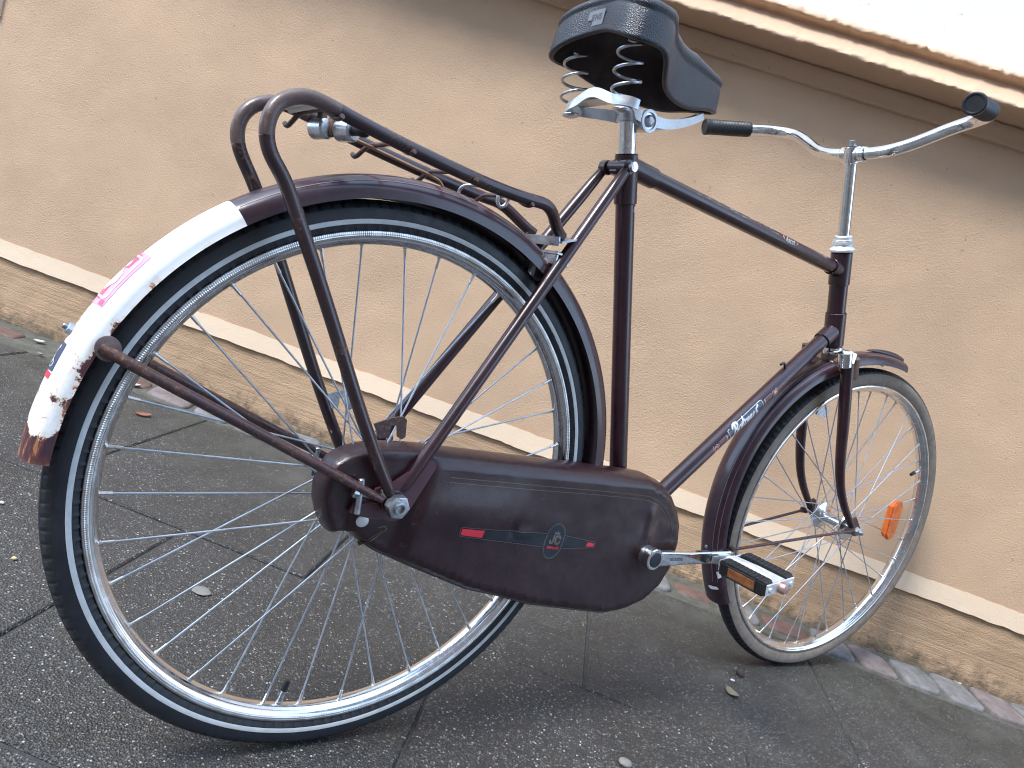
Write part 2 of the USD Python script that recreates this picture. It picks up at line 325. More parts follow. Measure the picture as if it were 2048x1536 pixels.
# rendered walls (world positions)
def plaster(name, col, grain, gdist, streak=0.0, dirt_z=None, blotch=0.10):
    nodes = {'g': ('geometry', {}), 'n': ('noise_texture', {'scale': grain, 'detail': 4.0, 'roughness': 0.6}), 'n1': ('noise_texture', {'scale': 2.6, 'detail': 5.0, 'roughness': 0.6}),
             'n2': ('noise_texture', {'scale': 22.0, 'detail': 4.0, 'roughness': 0.6}),
             'mp': ('mapping', {'scale': (3.0, 3.0, 150.0)}), 'ns': ('noise_texture', {'scale': 1.0, 'detail': 5.0, 'roughness': 0.7}),
             'r': ('rgb_ramp', {'ramp': [(0.3, [c * (1 - blotch) for c in col]), (0.7, [c * (1 + blotch) for c in col])]}),
             'sp': ('noise_texture', {'scale': 75.0, 'detail': 2.0}), 'spk': ('map_range', {'from_min': 0.73, 'from_max': 0.77, 'clamp': True, 'to_max': 0.5}),
             'pit': ('mix_color', {'b': [c * .45 for c in col]}),
             'sk': ('map_range', {'from_min': 0.42, 'from_max': 0.66, 'to_min': 0.0, 'to_max': streak, 'clamp': True}), 'sc': ('mix_color', {'b': [c * .55 for c in col]}),
             'b1': ('bump', {'strength': 0.8, 'distance': gdist}), 'b2': ('bump', {'strength': 0.35, 'distance': 0.003}), 'b3': ('bump', {'strength': 1.0 if streak else 0.0, 'distance': 0.002}),
             'p': ('principled_bsdf', {'roughness': 0.85, 'specular_ior_level': 0.25})}
    links = [('g.position', x + '.vector') for x in ('n', 'n1', 'n2', 'mp', 'sp')] + [('mp.vector', 'ns.vector'), ('n1.fac', 'r.fac'), ('ns.fac', 'sk.value'), ('sp.fac', 'spk.value'),
             ('sk.result', 'sc.fac'), ('r.color', 'sc.a'), ('sc.result', 'pit.a'), ('spk.result', 'pit.fac'), ('n.fac', 'b1.height'), ('n2.fac', 'b2.height'), ('ns.fac', 'b3.height'),
             ('b3.normal', 'b2.normal'), ('b2.normal', 'b1.normal'), ('b1.normal', 'p.normal')]
    last = 'pit.result'
    if dirt_z:
        nodes |= {'x': ('separate_xyz', {}), 'dn': ('noise_texture', {'scale': 24.0, 'detail': 6.0, 'roughness': 0.7}), 'dz': ('map_range', {'from_min': 0.0, 'from_max': dirt_z, 'to_min': 0.30, 'to_max': 0.0, 'clamp': True}),
                  'da': ('math', {'math_type': 'add'}), 'dk': ('map_range', {'from_min': 0.60, 'from_max': 0.85, 'to_max': 0.8, 'clamp': True}), 'dc': ('mix_color', {'b': (0.085, 0.075, 0.055)})}
        links += [('g.position', 'x.vector'), ('g.position', 'dn.vector'), ('x.z', 'dz.value'), ('dn.fac', 'da.value1'), ('dz.result', 'da.value2'), ('da.value', 'dk.value'),
                  ('dk.result', 'dc.fac'), (last, 'dc.a')]
        last = 'dc.result'
    return M(name, nodes, links + [(last, 'p.base_color')])

WALLC = (0.545, 0.385, 0.262)
mat_wall = plaster('tan_render', WALLC, 260.0, 0.0022)
mat_plinth = plaster('tan_plinth_render', (0.49, 0.34, 0.22), 230.0, 0.0025, streak=0.45, dirt_z=0.07, blotch=0.14)
mat_band = plaster('cream_band_paint', (0.80, 0.64, 0.48), 200.0, 0.0008, blotch=0.05)
mat_mould = plaster('moulding_paint', (0.50, 0.345, 0.235), 260.0, 0.0018, blotch=0.10)
mat_upper = plaster('white_wall_paint', (0.80, 0.81, 0.82), 150.0, 0.0008, blotch=0.03)

# paving: exposed aggregate concrete
def paving(name, sc, lift, smoothed):
    nodes = {'g': ('geometry', {}), 'x': ('separate_xyz', {}),
             'v': ('voronoi_texture', {'scale': sc}), 'v2': ('voronoi_texture', {'scale': sc * 2.1}), 'v3': ('voronoi_texture', {'scale': sc * .62}), 's3': ('separate_color', {}), 'big': ('map_range', {'from_min': 0.86 + smoothed * .06, 'from_max': 0.865 + smoothed * .06, 'clamp': True}), 'bd': ('map_range', {'from_min': 0.30, 'from_max': 0.34, 'to_min': 1.0, 'to_max': 0.0, 'clamp': True}), 'bm': ('math', {'math_type': 'multiply'}), 'r3': ('rgb_ramp', {'ramp': [(0.1, (0.13, 0.10, 0.07)), (0.35, (0.16, 0.16, 0.16)), (0.5, (0.11, 0.055, 0.035)), (0.65, (0.24, 0.21, 0.165)), (0.8, (0.10, 0.105, 0.11)), (0.95, (0.40, 0.39, 0.37))]}), 'c3': ('mix_color', {}),
             's': ('separate_color', {}), 's2': ('separate_color', {}),
             'r': ('rgb_ramp', {'interpolate': False, 'ramp': [(0.0, (0.020, 0.0195, 0.0195)), (0.28, (0.034, 0.032, 0.030)), (0.50, (0.052, 0.047, 0.040)), (0.66, (0.060, 0.038, 0.026)), (0.76, (0.075, 0.075, 0.075)), (0.885, (0.12, 0.095, 0.065)), (0.945, (0.22, 0.21, 0.20)), (0.985, (0.45, 0.44, 0.42))]}),
             'r2': ('rgb_ramp', {'interpolate': False, 'ramp': [(0.0, (0.024, 0.0235, 0.023)), (0.45, (0.037, 0.035, 0.033)), (0.8, (0.055, 0.052, 0.046)), (0.965, (0.26, 0.25, 0.24))]}),
             'e': ('map_range', {'from_min': 0.40, 'from_max': 0.62, 'clamp': True}),
             'c1': ('mix_color', {}),
             'n1': ('noise_texture', {'scale': 3.2, 'detail': 6.0, 'roughness': 0.65}), 'n2': ('noise_texture', {'scale': 11.0, 'detail': 5.0, 'roughness': 0.6}),
             'dk': ('rgb_ramp', {'ramp': [(0.3, tuple(lift * c for c in (0.58, 0.62, 0.67))), (0.7, tuple(lift * c for c in (1.14, 1.19, 1.25)))]}), 'm1': ('mix_color', {'blend_type': 'multiply', 'fac': 1.0, 'use_clamp': False}),
             'ay': ('map_range', {'from_min': 0.25, 'from_max': 1.0, 'to_min': -0.34 + smoothed * .08, 'to_max': 0.26 + smoothed * .05, 'clamp': True}), 'aa': ('math', {'math_type': 'add'}),
             'ak': ('map_range', {'from_min': 0.45, 'from_max': 0.85, 'to_max': 0.55, 'clamp': True}), 'alg': ('rgb_ramp', {'ramp': [(0.35, (0.036, 0.043, 0.026)), (0.65, (0.085, 0.088, 0.078))]}), 'c2': ('mix_color', {}),
             'b': ('bump', {'strength': 0.9, 'distance': 0.0022}), 'b2': ('bump', {'strength': 0.5, 'distance': 0.001}),
             'ro': ('map_range', {'from_min': 0.3, 'from_max': 0.7, 'to_min': 0.42, 'to_max': 0.68}),
             'p': ('principled_bsdf', {'specular_ior_level': 0.45})}
    links = [('g.position', k + '.vector') for k in ('x', 'v', 'v2', 'n1', 'n2')] + [('g.position', 'v3.vector'), ('v3.color', 's3.color'), ('s3.r', 'big.value'), ('v3.distance', 'bd.value'), ('big.result', 'bm.value1'), ('bd.result', 'bm.value2'), ('bm.value', 'c3.fac'), ('s3.g', 'r3.fac'), ('c1.result', 'c3.a'), ('r3.color', 'c3.b'), ('v.color', 's.color'), ('v2.color', 's2.color'), ('s.r', 'r.fac'), ('s2.r', 'r2.fac'), ('v.distance', 'e.value'), ('e.result', 'c1.fac'),
             ('r.color', 'c1.a'), ('r2.color', 'c1.b'), ('n1.fac', 'dk.fac'), ('c3.result', 'm1.a'), ('dk.color', 'm1.b'), ('x.y', 'ay.value'), ('n2.fac', 'aa.value1'), ('ay.result', 'aa.value2'),
             ('aa.value', 'ak.value'), ('ak.result', 'c2.fac'), ('m1.result', 'c2.a'), ('n2.fac', 'alg.fac'), ('alg.color', 'c2.b'), ('c2.result', 'p.base_color'),
             ('v.distance', 'b.height'), ('v2.distance', 'b2.height'), ('b2.normal', 'b.normal'), ('b.normal', 'p.normal'), ('n1.fac', 'ro.value'), ('ro.result', 'p.roughness')]
    return M(name, nodes, links)
mat_slabs = [paving('aggregate_paving_coarse', 285.0, 1.0, 0.0), paving('aggregate_paving_fine', 330.0, 0.94, 0.6), paving('aggregate_paving_worn', 310.0, 1.03, 1.0)]
mat_joint = simple('joint_dirt', (0.036, 0.036, 0.035), 0.9, bump=.002, bscale=200, vary=0.5)
mat_road = simple('street_asphalt', (0.06, 0.06, 0.058), 0.85, vary=0.2)
def stone(name, a, b):
    return M(name, {'g': ('geometry', {}), 'n': ('noise_texture', {'scale': 28.0, 'detail': 6.0, 'roughness': 0.7}), 'f': ('noise_texture', {'scale': 420.0, 'detail': 3.0}),
                    'r': ('rgb_ramp', {'ramp': [(0.3, a), (0.7, b)]}), 'm': ('mix_color', {'blend_type': 'overlay', 'fac': 0.5}), 'bn': ('bump', {'strength': 0.8, 'distance': 0.003}), 'p': ('principled_bsdf', {'roughness': 0.75})},
             [('g.position', 'n.vector'), ('g.position', 'f.vector'), ('n.fac', 'r.fac'), ('r.color', 'm.a'), ('f.fac', 'm.b'), ('m.result', 'p.base_color'), ('n.fac', 'bn.height'), ('bn.normal', 'p.normal')])
mat_granite = stone('grey_granite', (0.085, 0.085, 0.09), (0.19, 0.19, 0.195))
mat_pinkstone = stone('pinkish_granite', (0.10, 0.085, 0.085), (0.20, 0.17, 0.17))
mat_brick = stone('worn_red_brick', (0.07, 0.045, 0.04), (0.15, 0.085, 0.07))
mat_mossy = stone('mossy_mortar', (0.04, 0.042, 0.032), (0.11, 0.108, 0.095))

# ================================================================ THE SETTING
WY = 1.0853
ground = put('ground', (np.array([[-60, -60, -.03], [60, -60, -.03], [60, 1.5, -.03], [-60, 1.5, -.03]], float), np.array([[0, 1, 2], [0, 2, 3]])), mat_road, smooth=False, kind='structure')
# far ground to the horizon
far = put('terrain', (np.array([[-900, -900, -.06], [900, -900, -.06], [900, 900, -.06], [-900, 900, -.06]], float), np.array([[0, 1, 2], [0, 2, 3]])), mat_road, smooth=False, kind='structure')
pave = put('pavement', (np.array([[-4.2, -2.4, -.0048], [4.2, -2.4, -.0048], [4.2, WY + .05, -.0048], [-4.2, WY + .05, -.0048]], float), np.array([[0, 1, 2], [0, 2, 3]])), mat_joint, smooth=False, kind='structure')
rng = np.random.default_rng(5)
PS = 0.546
rows = [(0.365, 0.926, 0.377), (-0.181, 0.365, 0.1265), (-0.727, -0.181, 0.377), (-1.273, -0.727, 0.1265), (-1.819, -1.273, 0.377), (-2.365, -1.819, 0.1265)]
for y0, y1, xo in rows:
    for k in range(-7, 7):
        x0 = xo + k * PS; x1 = x0 + PS
        if x1 < -3.4 or x0 > 3.4: continue
        g = 0.0022; dz = rng.normal(0, .0009) - .0006; bev = .003
        c = np.array([(x0 + x1) / 2, (y0 + y1) / 2, -.02 + dz]); ang = rng.normal(0, .0016)
        R = np.array([[math.cos(ang), -math.sin(ang), 0], [math.sin(ang), math.cos(ang), 0], [0, 0, 1]])
        put('paving_slab', rbox(c, ((x1 - x0) / 2 - g, (y1 - y0) / 2 - g, .02), bev, R), mat_slabs[0 if y1 < .2 and rng.random() < .75 else (0 if (y1 < .4 and x0 > -.2 and x0 < 1.0) else int(rng.integers(1, 3)))], pave, smooth=False)

# the strip of old setts and bricks along the foot of the wall
edging = put('stone_edging', (np.array([[-4.2, .928, -.004], [4.2, .928, -.004], [4.2, WY + .05, -.004], [-4.2, WY + .05, -.004]], float), np.array([[0, 1, 2], [0, 2, 3]])), mat_mossy, smooth=False, kind='structure')
def sett(x0, x1, y0, y1, h, mat, nm, seed, skew=0.0):
    r = np.random.default_rng(seed); n = 18; pts = []
    cx, cy, hx, hy = (x0 + x1) / 2, (y0 + y1) / 2, (x1 - x0) / 2, (y1 - y0) / 2
    for lev, sc in ((-.03, 1.0), (h - .008, 1.0), (h - .002, .93), (h, .78)):
        for k in range(n):
            a = 2 * PI * k / n; e = 0.42
            px = np.sign(math.cos(a)) * abs(math.cos(a)) ** e; py = np.sign(math.sin(a)) * abs(math.sin(a)) ** e
            pts.append((cx + px * hx * sc + skew * py * hy, cy + py * hy * sc, lev))
    pts = np.array(pts); d = meshkit.noise(np.c_[np.tile(pts[:n, :2], (4, 1)) * 38, np.zeros(4 * n)], seed) - .5
    pts[:, :2] = (pts[:, :2] - (cx, cy)) * (1 + .16 * d[:, None]) + (cx, cy)
    pts[:, 2] += (meshkit.noise(pts * 45, seed + 3) - .5) * .004 * (pts[:, 2] > 0)
    f = []
    for L in range(3):
        for k in range(n):
            a, b = L * n + k, L * n + (k + 1) % n; f += [(a, b, b + n), (a, b + n, a + n)]
    pts = np.vstack([pts, [(cx, cy, h + .0005)]]); f += [(3 * n + k, 3 * n + (k + 1) % n, 4 * n) for k in range(n)]
    put(nm, (pts, np.array(f)), mat, edging, smooth=60)
sx = [(-1.62, -1.50, 0), (-1.49, -1.36, 2), (-1.17, -1.06, 2), (-1.045, -.945, 2), (-.93, -.80, 1), (-.785, -.68, 0), (-.665, -.54, 1), (-.53, -.43, 0), (-.415, -.30, 2), (-.29, -.17, 0), (-.155, -.04, 1), (-.03, .09, 0), (.10, .21, 2), (.22, .33, 0), (.34, .455, 1),
      (.47, .585, 0), (.60, .70, 2), (.715, .825, 0), (.84, .965, 2), (.975, 1.072, 0), (1.083, 1.178, 1), (1.192, 1.292, 0), (1.303, 1.398, 0), (1.409, 1.51, 1), (1.522, 1.63, 0), (1.64, 1.76, 1)]
for k, (a, b, t) in enumerate(sx):
    r = np.random.default_rng(k + 40)
    y0, y1 = (.94, 1.055 + r.uniform(-.01, .02)) if t != 2 else (.955 + r.uniform(0, .02), 1.04)
    sett(a, b, y0, y1, [.006, .007, .002][t] + r.uniform(-.002, .002), [mat_granite, mat_pinkstone, mat_brick][t], 'brick' if t == 2 else 'stone', k + 7, skew=-.10)

# ---- the house wall
wall = xform('house_wall'); wp = wall.GetPrim()
tag(wp, 'long tan rendered house wall with cream painted band and moulding behind the bicycle', 'wall')
def sheet(x0, x1, z0, z1, y, st, amp, seed, edge=0.0, sc=9.0):
    nx, nz = max(2, int((x1 - x0) / st)), max(2, int((z1 - z0) / st)) + 1
    X, Z = np.meshgrid(np.linspace(x0, x1, nx), np.linspace(z0, z1, nz))
    Y = y + (meshkit.fbm(np.stack([X * sc, Z * sc, X * 0], -1), 4, seed) - .5) * amp
    if edge:
        Z = Z.copy(); e = (meshkit.fbm(np.stack([X[0] * 30, X[0] * 0, X[0] * 0], -1), 5, seed + 1) - .5) * edge
        Z[0] += e; Z[-1] += (meshkit.fbm(np.stack([X[0] * 30, X[0] * 0 + 9, X[0] * 0], -1), 5, seed + 1) - .5) * edge
    i, j = np.meshgrid(np.arange(nz - 1), np.arange(nx - 1), indexing='ij'); a = i * nx + j
    return np.stack([X, Y, Z], -1).reshape(-1, 3), np.stack([a, a + 1, a + nx + 1, a + nx], -1).reshape(-1, 4)
put('wall_render', sheet(-4, 5, .2, 1.30, WY, .022, .005, 11), mat_wall, wp, smooth=True)
put('plinth', sheet(-4, 5, -.03, .2, WY + .0005, .016, .007, 12, sc=16), mat_plinth, wp, smooth=True)
put('painted_band', sheet(-4, 5, .1825, .2345, WY - .0065, .013, .0015, 13, edge=.006), mat_band, wp, smooth=True)
def moulding():
    PR_ = [(-.006, 1.2885, 0), (.010, 1.2905, .4), (.0125, 1.2935, .8), (.014, 1.302, .3), (.018, 1.318, .2), (.0215, 1.3300, .3), (.0165, 1.3318, .4), (.0165, 1.3348, .4), (.0275, 1.3365, .6), (.045, 1.3405, .4), (.060, 1.3445, .5), (.070, 1.3475, .8),
           (.0755, 1.3515, 1.1), (.0765, 1.3565, 1.3), (.0735, 1.3615, 1.3), (.0675, 1.3665, 1.0), (.0605, 1.3745, .5), (.0535, 1.384, .3), (.0475, 1.394, .3), (.0430, 1.402, .3), (.0400, 1.408, .4), (.0405, 1.412, .7),
           (.0475, 1.4150, 1.1), (.0540, 1.4185, 1.4), (.0555, 1.424, 1.5), (.0515, 1.4305, 1.6), (.044, 1.4345, 1.4), (.034, 1.436, .8), (-.006, 1.437, 0)]
    prof = [(p[0] + max(0, p[0] - .02) * .45, p[1] - max(0, p[0] - .02) * .45 * .31) for p in PR_]; rough = np.array([p[2] for p in PR_])
    X = np.arange(-4, 5.001, .007); P = np.array(prof)
    gx, gk = np.meshgrid(X, np.arange(len(P)))
    q = np.stack([gx * 34, P[gk][..., 1] * 45, gx * 0], -1)
    n1 = (meshkit.fbm(q * 2.2, 4, 3) - .5); n2 = (meshkit.fbm(q * 2.2 + 50, 4, 4) - .5)
    prot = P[gk][..., 0] + n1 * .0085 * rough[gk]; zz = P[gk][..., 1] + n2 * .0070 * rough[gk]
    nx = len(X); i, j = np.meshgrid(np.arange(len(P) - 1), np.arange(nx - 1), indexing='ij'); a = i * nx + j
    return np.stack([gx, WY - prot, zz], -1).reshape(-1, 3), np.stack([a, a + 1, a + nx + 1, a + nx], -1).reshape(-1, 4)
put('moulding', moulding(), mat_mould, wp, smooth=True)
put('upper_wall', sheet(-4, 5, 1.425, 5.0, WY - .036, .05, .004, 14, sc=4), mat_upper, wp, smooth=True)
put('raised_panel', cat(rbox((-1.90, WY + .004, 1.061), (.21, .014, .228), .004)), mat_band, wp, smooth=False)

# ---- the house across the narrow street (behind the camera; it shades the horizon and shows in the chrome)
opp = xform('house_opposite').GetPrim(); tag(opp, 'plain brown rendered house across the street, seen only as reflections', 'house')
mat_opp = simple('brown_house_render', (0.20, 0.115, 0.065), 0.85, vary=0.15); mat_oppwin = simple('dark_window_glass', (0.02, 0.022, 0.025), 0.08)
OY = -5.6
put('wall', rbox((7.5, OY - 2.0, 6.2), (9.0, 2.0, 6.3), .02), mat_opp, opp, smooth=False)
put('roof', hull([(-1.8, OY + .25, 12.48), (16.8, OY + .25, 12.48), (-1.8, OY - 4.3, 12.48), (16.8, OY - 4.3, 12.48), (-1.8, OY - 2.0, 14.6), (16.8, OY - 2.0, 14.6)]), simple('slate_roof', (0.07, 0.07, 0.075), 0.8, vary=0.3), opp, smooth=False)
for fx in range(7):
    for fz in range(4):
        wn = put('window', rbox((-.1 + fx * 2.5, OY + .02, 1.9 + fz * 2.6), (.62, .04, .95), .01), mat_upper, opp, smooth=False)
        put('pane', rbox((-.1 + fx * 2.5, OY + .045, 1.9 + fz * 2.6), (.54, .03, .87), .005), mat_oppwin, wn, smooth=False)

opp2 = xform('house_opposite').GetPrim(); tag(opp2, 'low brown house further left across the street, seen only as reflections', 'house')
put('wall', rbox((-8.0, OY - 2.2, 2.6), (6.1, 2.0, 2.7), .02), mat_opp, opp2, smooth=False)
put('roof', hull([(-14.3, OY + .05, 5.28), (-1.9, OY + .05, 5.28), (-14.3, OY - 4.5, 5.28), (-1.9, OY - 4.5, 5.28), (-14.3, OY - 2.2, 6.6), (-1.9, OY - 2.2, 6.6)]), simple('tile_roof', (0.10, 0.05, 0.04), 0.8, vary=0.3), opp2, smooth=False)
for fx in range(5):
    wn = put('window', rbox((-12.6 + fx * 2.3, OY - .18, 1.9), (.6, .04, .85), .01), mat_upper, opp2, smooth=False)
    put('pane', rbox((-12.6 + fx * 2.3, OY - .155, 1.9), (.52, .03, .77), .005), mat_oppwin, wn, smooth=False)

# ================================================================ THE BICYCLE
B2W = np.array([[0.73351, -0.67529, -0.07711], [0.67968, 0.72877, 0.08321], [0.0, -0.11344, 0.99354]])
CONTACT = np.array([0.0, 0.00188, -0.35266])
bike = xform('bicycle')
bike.AddTransformOp().Set(Gf.Matrix4d(*B2W[:, 0], 0, *B2W[:, 1], 0, *B2W[:, 2], 0, 0, 0, 0, 1))
bp = bike.GetPrim()
tag(bp, 'old dark maroon city bicycle with white rear mudguard tail leaning by the tan wall', 'bicycle')
def bput(name, mesh, mat, parent=bp, smooth=40, uv=None, label=None, fn=None, kind=None):
    v, f, _ = meshkit.arrays(mesh); v = v if fn is None else fn(v)
    return put(name, (v - CONTACT, f), mat, parent, smooth, uv, label, kind)
def group(name, label=None, parent=bp):
    x = xform(name, parent).GetPrim()
    if label: x.SetCustomDataByKey('label', label)
    return x

# the steered front end: wheel frame (centre FC) and steering axis
FC = np.array([1.15586, -0.00806, -0.00052])
FM = np.array([[0.99537, 0.09614, -0.00179], [-0.09614, 0.99467, -0.03719], [-0.00179, 0.03719, 0.99931]])
def FW(v): return FC + np.asarray(v) @ FM.T
HA = math.radians(68.85); HB = np.array([.952, 0, .3631])
AX = np.array([-math.cos(HA), 0, math.sin(HA)])
SE = np.stack([[math.sin(HA), 0, math.cos(HA)], [0, 1, 0], AX], 1)
def ST(v): return HB + np.asarray(v) @ (FM @ SE).T      # forward, left, up along the steering axis

# ---- wheels
RT, AT = 0.3527, 0.0175
def revolve(prof, n, a0=0.0, a1=2 * PI, mod=None):
    closed = abs(a1 - a0 - 2 * PI) < 1e-6
    th = np.linspace(a0, a1, n, endpoint=not closed); P = np.array(prof, float); m = len(P)
    R = np.broadcast_to(P[None, :, 0], (n, m)).copy()
    if mod is not None: R += mod(th[:, None], P[None])
    v = np.stack([R * np.cos(th)[:, None], np.broadcast_to(P[None, :, 1], (n, m)), R * np.sin(th)[:, None]], -1).reshape(-1, 3)
    ii = np.arange(n if closed else n - 1); i, j = np.meshgrid(ii, np.arange(m - 1), indexing='ij'); i2 = (i + 1) % n
    q = np.stack([i * m + j, i2 * m + j, i2 * m + j + 1, i * m + j + 1], -1).reshape(-1, 4)
    arc = np.concatenate([[0], np.cumsum(np.linalg.norm(np.diff(P, axis=0), axis=1))])
    uv = np.stack([np.broadcast_to((th * .315)[:, None], (n, m)), np.broadcast_to(arc[None], (n, m))], -1).reshape(-1, 2)
    return (v, q), uv
def mirror(p): return [(r, y) for r, y in p] + [(r, -y) for r, y in p[::-1]]
def spokes(wheel, phase, fn, rr, shift):
    for k in range(36):
        a = math.radians(phase + 10 * k); near = (k + shift) % 2 == 1; below = ((k + shift) // 2) % 2 == 0
        s = -1 if near else 1; hub = a + math.radians(68 if below else -68)
        h = np.array([.0265 * math.cos(hub), s * (.0335 + (.0012 if below else -.0012)), .0265 * math.sin(hub)])
        e = np.array([rr * math.cos(a), s * .0035, rr * math.sin(a)]); d = unit(h - e)
        mid = (h + e) / 2 + np.array([0, s * .0006, 0])
        bput('spoke', tube([e + d * .006, mid, h], .00122, 7), mat_zinc, wheel, smooth=True, fn=fn)
        bput('nipple', lathe([(-.004, 0), (-.004, .0032), (.0005, .0030), (.001, .0021), (.013, .0019), (.0135, .0012), (.0135, 0)], e, d, 8), mat_nipple, wheel, fn=fn)

def make_wheel(front):
    w = group('front_wheel' if front else 'rear_wheel', 'smaller looking front wheel with tan sidewalls and orange reflector' if front else 'rear wheel with black tyre, white reflective stripe and knurled rim')
    fn = FW if front else None
    side = [(.3170, -.0112), (.3205, -.0142), (.3254, -.0163), (.3306, -.0173), (.3352, -.0175), (.3400, -.0168), (.3428, -.0158)]
    tread = [(.3428, -.0158), (.3436, -.0157), (.3470, -.0137), (.3485, -.0122), (.3505, -.0090), (.3515, -.0062), (.3520, -.0058), (.3525, -.002), (.3527, 0)]
    nt = 152
    def lugs(th, P):
        ph = (th * nt / (2 * PI) + (0.5 if False else 0)) % 1.0
        on = (ph > .70) & (np.abs(P[..., 1]) > .0075) & (np.abs(P[..., 1]) < .0150)
        return np.where(on, -.0026, 0.0)
    if front:
        m, uv = revolve(mirror(tread[:-1]) + [], 608, mod=lugs)
        bput('tyre', m, mat_tyre, w, smooth=True, fn=fn)
        for s in (1, -1):
            m, uv = revolve([(r, s * y) for r, y in (side if s == 1 else side[::-1])], 240); bput('sidewall', m, mat_gum, w, smooth=True, fn=fn)
    else:
        m, uv = revolve(mirror(side + tread[1:]), 912, mod=lugs)
        bput('tyre', m, mat_tyre, w, smooth=True, fn=fn)
        for s in (1, -1):
            p = [(.3256, -.01665), (.3262, -.0172), (.3285, -.01758), (.3306, -.0178), (.3311, -.01745)]
            m, uv = revolve([(r, s * y) for r, y in (p if s == 1 else p[::-1])], 360); bput('reflective_stripe', m, mat_stripe, w, smooth=True, fn=fn)
    kn = [(.3172, -.0118), (.3180, -.0132), (.3178, -.0145), (.3162, -.0152), (.3140, -.0153), (.3118, -.0147), (.3106, -.0136)]
    bed = [(.3106, -.0136), (.3098, -.0128), (.3085, -.0124), (.3070, -.0119), (.3055, -.0098), (.3050, -.0090), (.3030, -.0070), (.3014, -.0045), (.3010, 0)]
    if front:
        m, uv = revolve(mirror(kn[:-1] + bed), 240); bput('rim', m, mat_chrome, w, smooth=True, fn=fn)
    else:
        for s in (1, -1):
            m, uv = revolve([(r, s * y) for r, y in (kn if s == 1 else kn[::-1])], 360); bput('knurled_edge', m, mat_knurl, w, smooth=True, uv=uv, fn=fn)
        m, uv = revolve(mirror(bed), 360); bput('rim', m, mat_oldchrome if False else mat_chrome, w, smooth=True, fn=fn)
    hr = .0125 if front else .021
    prof = [(-.036, 0), (-.036, .0305), (-.0335, .0315), (-.031, .0305), (-.029, hr + .005), (-.024, hr), (.024, hr), (.029, hr + .005), (.031, .0305), (.0335, .0315), (.036, .0305), (.036, 0)]
    bput('hub', lathe(prof, (0, 0, 0), (0, 1, 0), 28), mat_chrome if front else mat_oldchrome, w, fn=fn)
    bput('axle', cat(cyl((0, -.072, 0), (0, .072, 0), .0048, 14)), mat_nut, w, fn=fn)
    if front:
        spokes(w, 5.0, fn, .3008, 1)
    else:
        spokes(w, 6.3, fn, .3008, 2)
    va = math.radians(30.4 if front else 260.6); d = np.array([-math.cos(va), 0, -math.sin(va)]); p = -d * .301
    v1 = bput('valve', lathe([(0, 0), (0, .0045), (.002, .0045), (.0025, .0038), (.018, .0036), (.018, 0)], p, d, 12), mat_oldchrome, w, fn=fn)
    bput('valve_cap', lathe([(.017, 0), (.017, .0043), (.029, .0040), (.031, .003), (.031, 0)], p, d, 12), mat_black, v1, fn=fn) if False else bput('valve_cap', lathe([(.017, 0), (.017, .0043), (.029, .0040), (.031, .003), (.031, 0)], p, d, 12), mat_black, w, fn=fn)
    if front:
        pl = Polygon([(-.047, -.006), (-.036, -.016), (.034, -.019), (.047, -.008), (.047, .008), (.034, .019), (-.036, .016), (-.047, .006)]).buffer(.002)
        a = math.radians(5.2); U = (-math.sin(a), 0, math.cos(a)); V = (math.cos(a), 0, math.sin(a))
        c = .223 * np.array(V)
        m1 = plate(pl, c + np.array([0, -.006, 0]), U, V, .004); m2 = plate(pl.buffer(-.003), c + np.array([0, -.0085, 0]), U, V, .016)
        bput('reflector', cat(m1, m2), mat_orange, w, smooth=False, fn=fn)
    return w
rw = make_wheel(False); fw = make_wheel(True)

# ---- frame tubes
def seg(a, b): return np.array([a, b], float)
ST0, ST1 = np.array([.4386, 0, .0556]), np.array([.2904, 0, .474]); SD = unit(ST1 - ST0)
BB = np.array([.479, 0, -.061])
bput('seat_tube', tube(seg(BB, ST1 + SD * .045), .0143, 24), mat_paint)
TT0, TT1 = np.array([.276, 0, .5072]), np.array([.893, 0, .5079])
bput('top_tube', tube(seg(TT0, TT1), .0129, 24), mat_paint)
DT0 = BB; DT1 = np.array([.935, 0, .4015])
DT0 = np.array([.9177, 0, .3794]) + (np.array([.575, 0, .0403]) - np.array([.9177, 0, .3794])) * 1.30
DT1 = np.array([.9177, 0, .3794]) + (np.array([.9177, 0, .3794]) - np.array([.575, 0, .0403])) * 0.05
bput('down_tube', tube(seg(DT0, DT1), .0146, 24), mat_paint)
HT = lambda c: HB + AX * c
bput('head_tube', tube(seg(HT(0), HT(.194)), .0175, 28), mat_paint)
bput('bottom_bracket', cyl(BB + (0, -.036, 0), BB + (0, .036, 0), .0205, 28), mat_paint)
# lugs
def sleeve(a, b, r, bev=.0012, n=28):
    a, b = np.asarray(a, float), np.asarray(b, float); L = np.linalg.norm(b - a)
    return lathe([(0, r - bev), (bev, r), (L - bev, r), (L, r - bev * 1.3)], a, b - a, n)
bput('lug', cat(sleeve(ST1 - SD * .020, ST1 + SD * .050, .0170), sleeve(TT0, (.338, 0, .5072), .0154), tube([ST1 + SD * .05 + np.array([0, 0, 0]), ST1 + SD * .051], .0165, 24)), mat_paint, label='seat lug where seat tube, top tube and stays meet')
bput('stay_lug', cat(cyl((.2625, -.026, .4985), (.2625, .026, .5), .0088, 20), rbox((.268, 0, .4985), (.012, .011, .011), .004)), mat_paint)
bput('lug', cat(sleeve(HT(.128), HT(.192), .0200), sleeve((.859, 0, .5079), (.889, 0, .5079), .0155)), mat_paint)
dd = unit(DT1 - DT0); pj = np.array([.9046, 0, .3582 + .0085])
pj = np.array([.9177, 0, .3794]) - dd * .018
bput('lug', cat(sleeve(HT(.004), HT(.072), .0200), sleeve(pj, pj + dd * .036, .0172)), mat_paint)
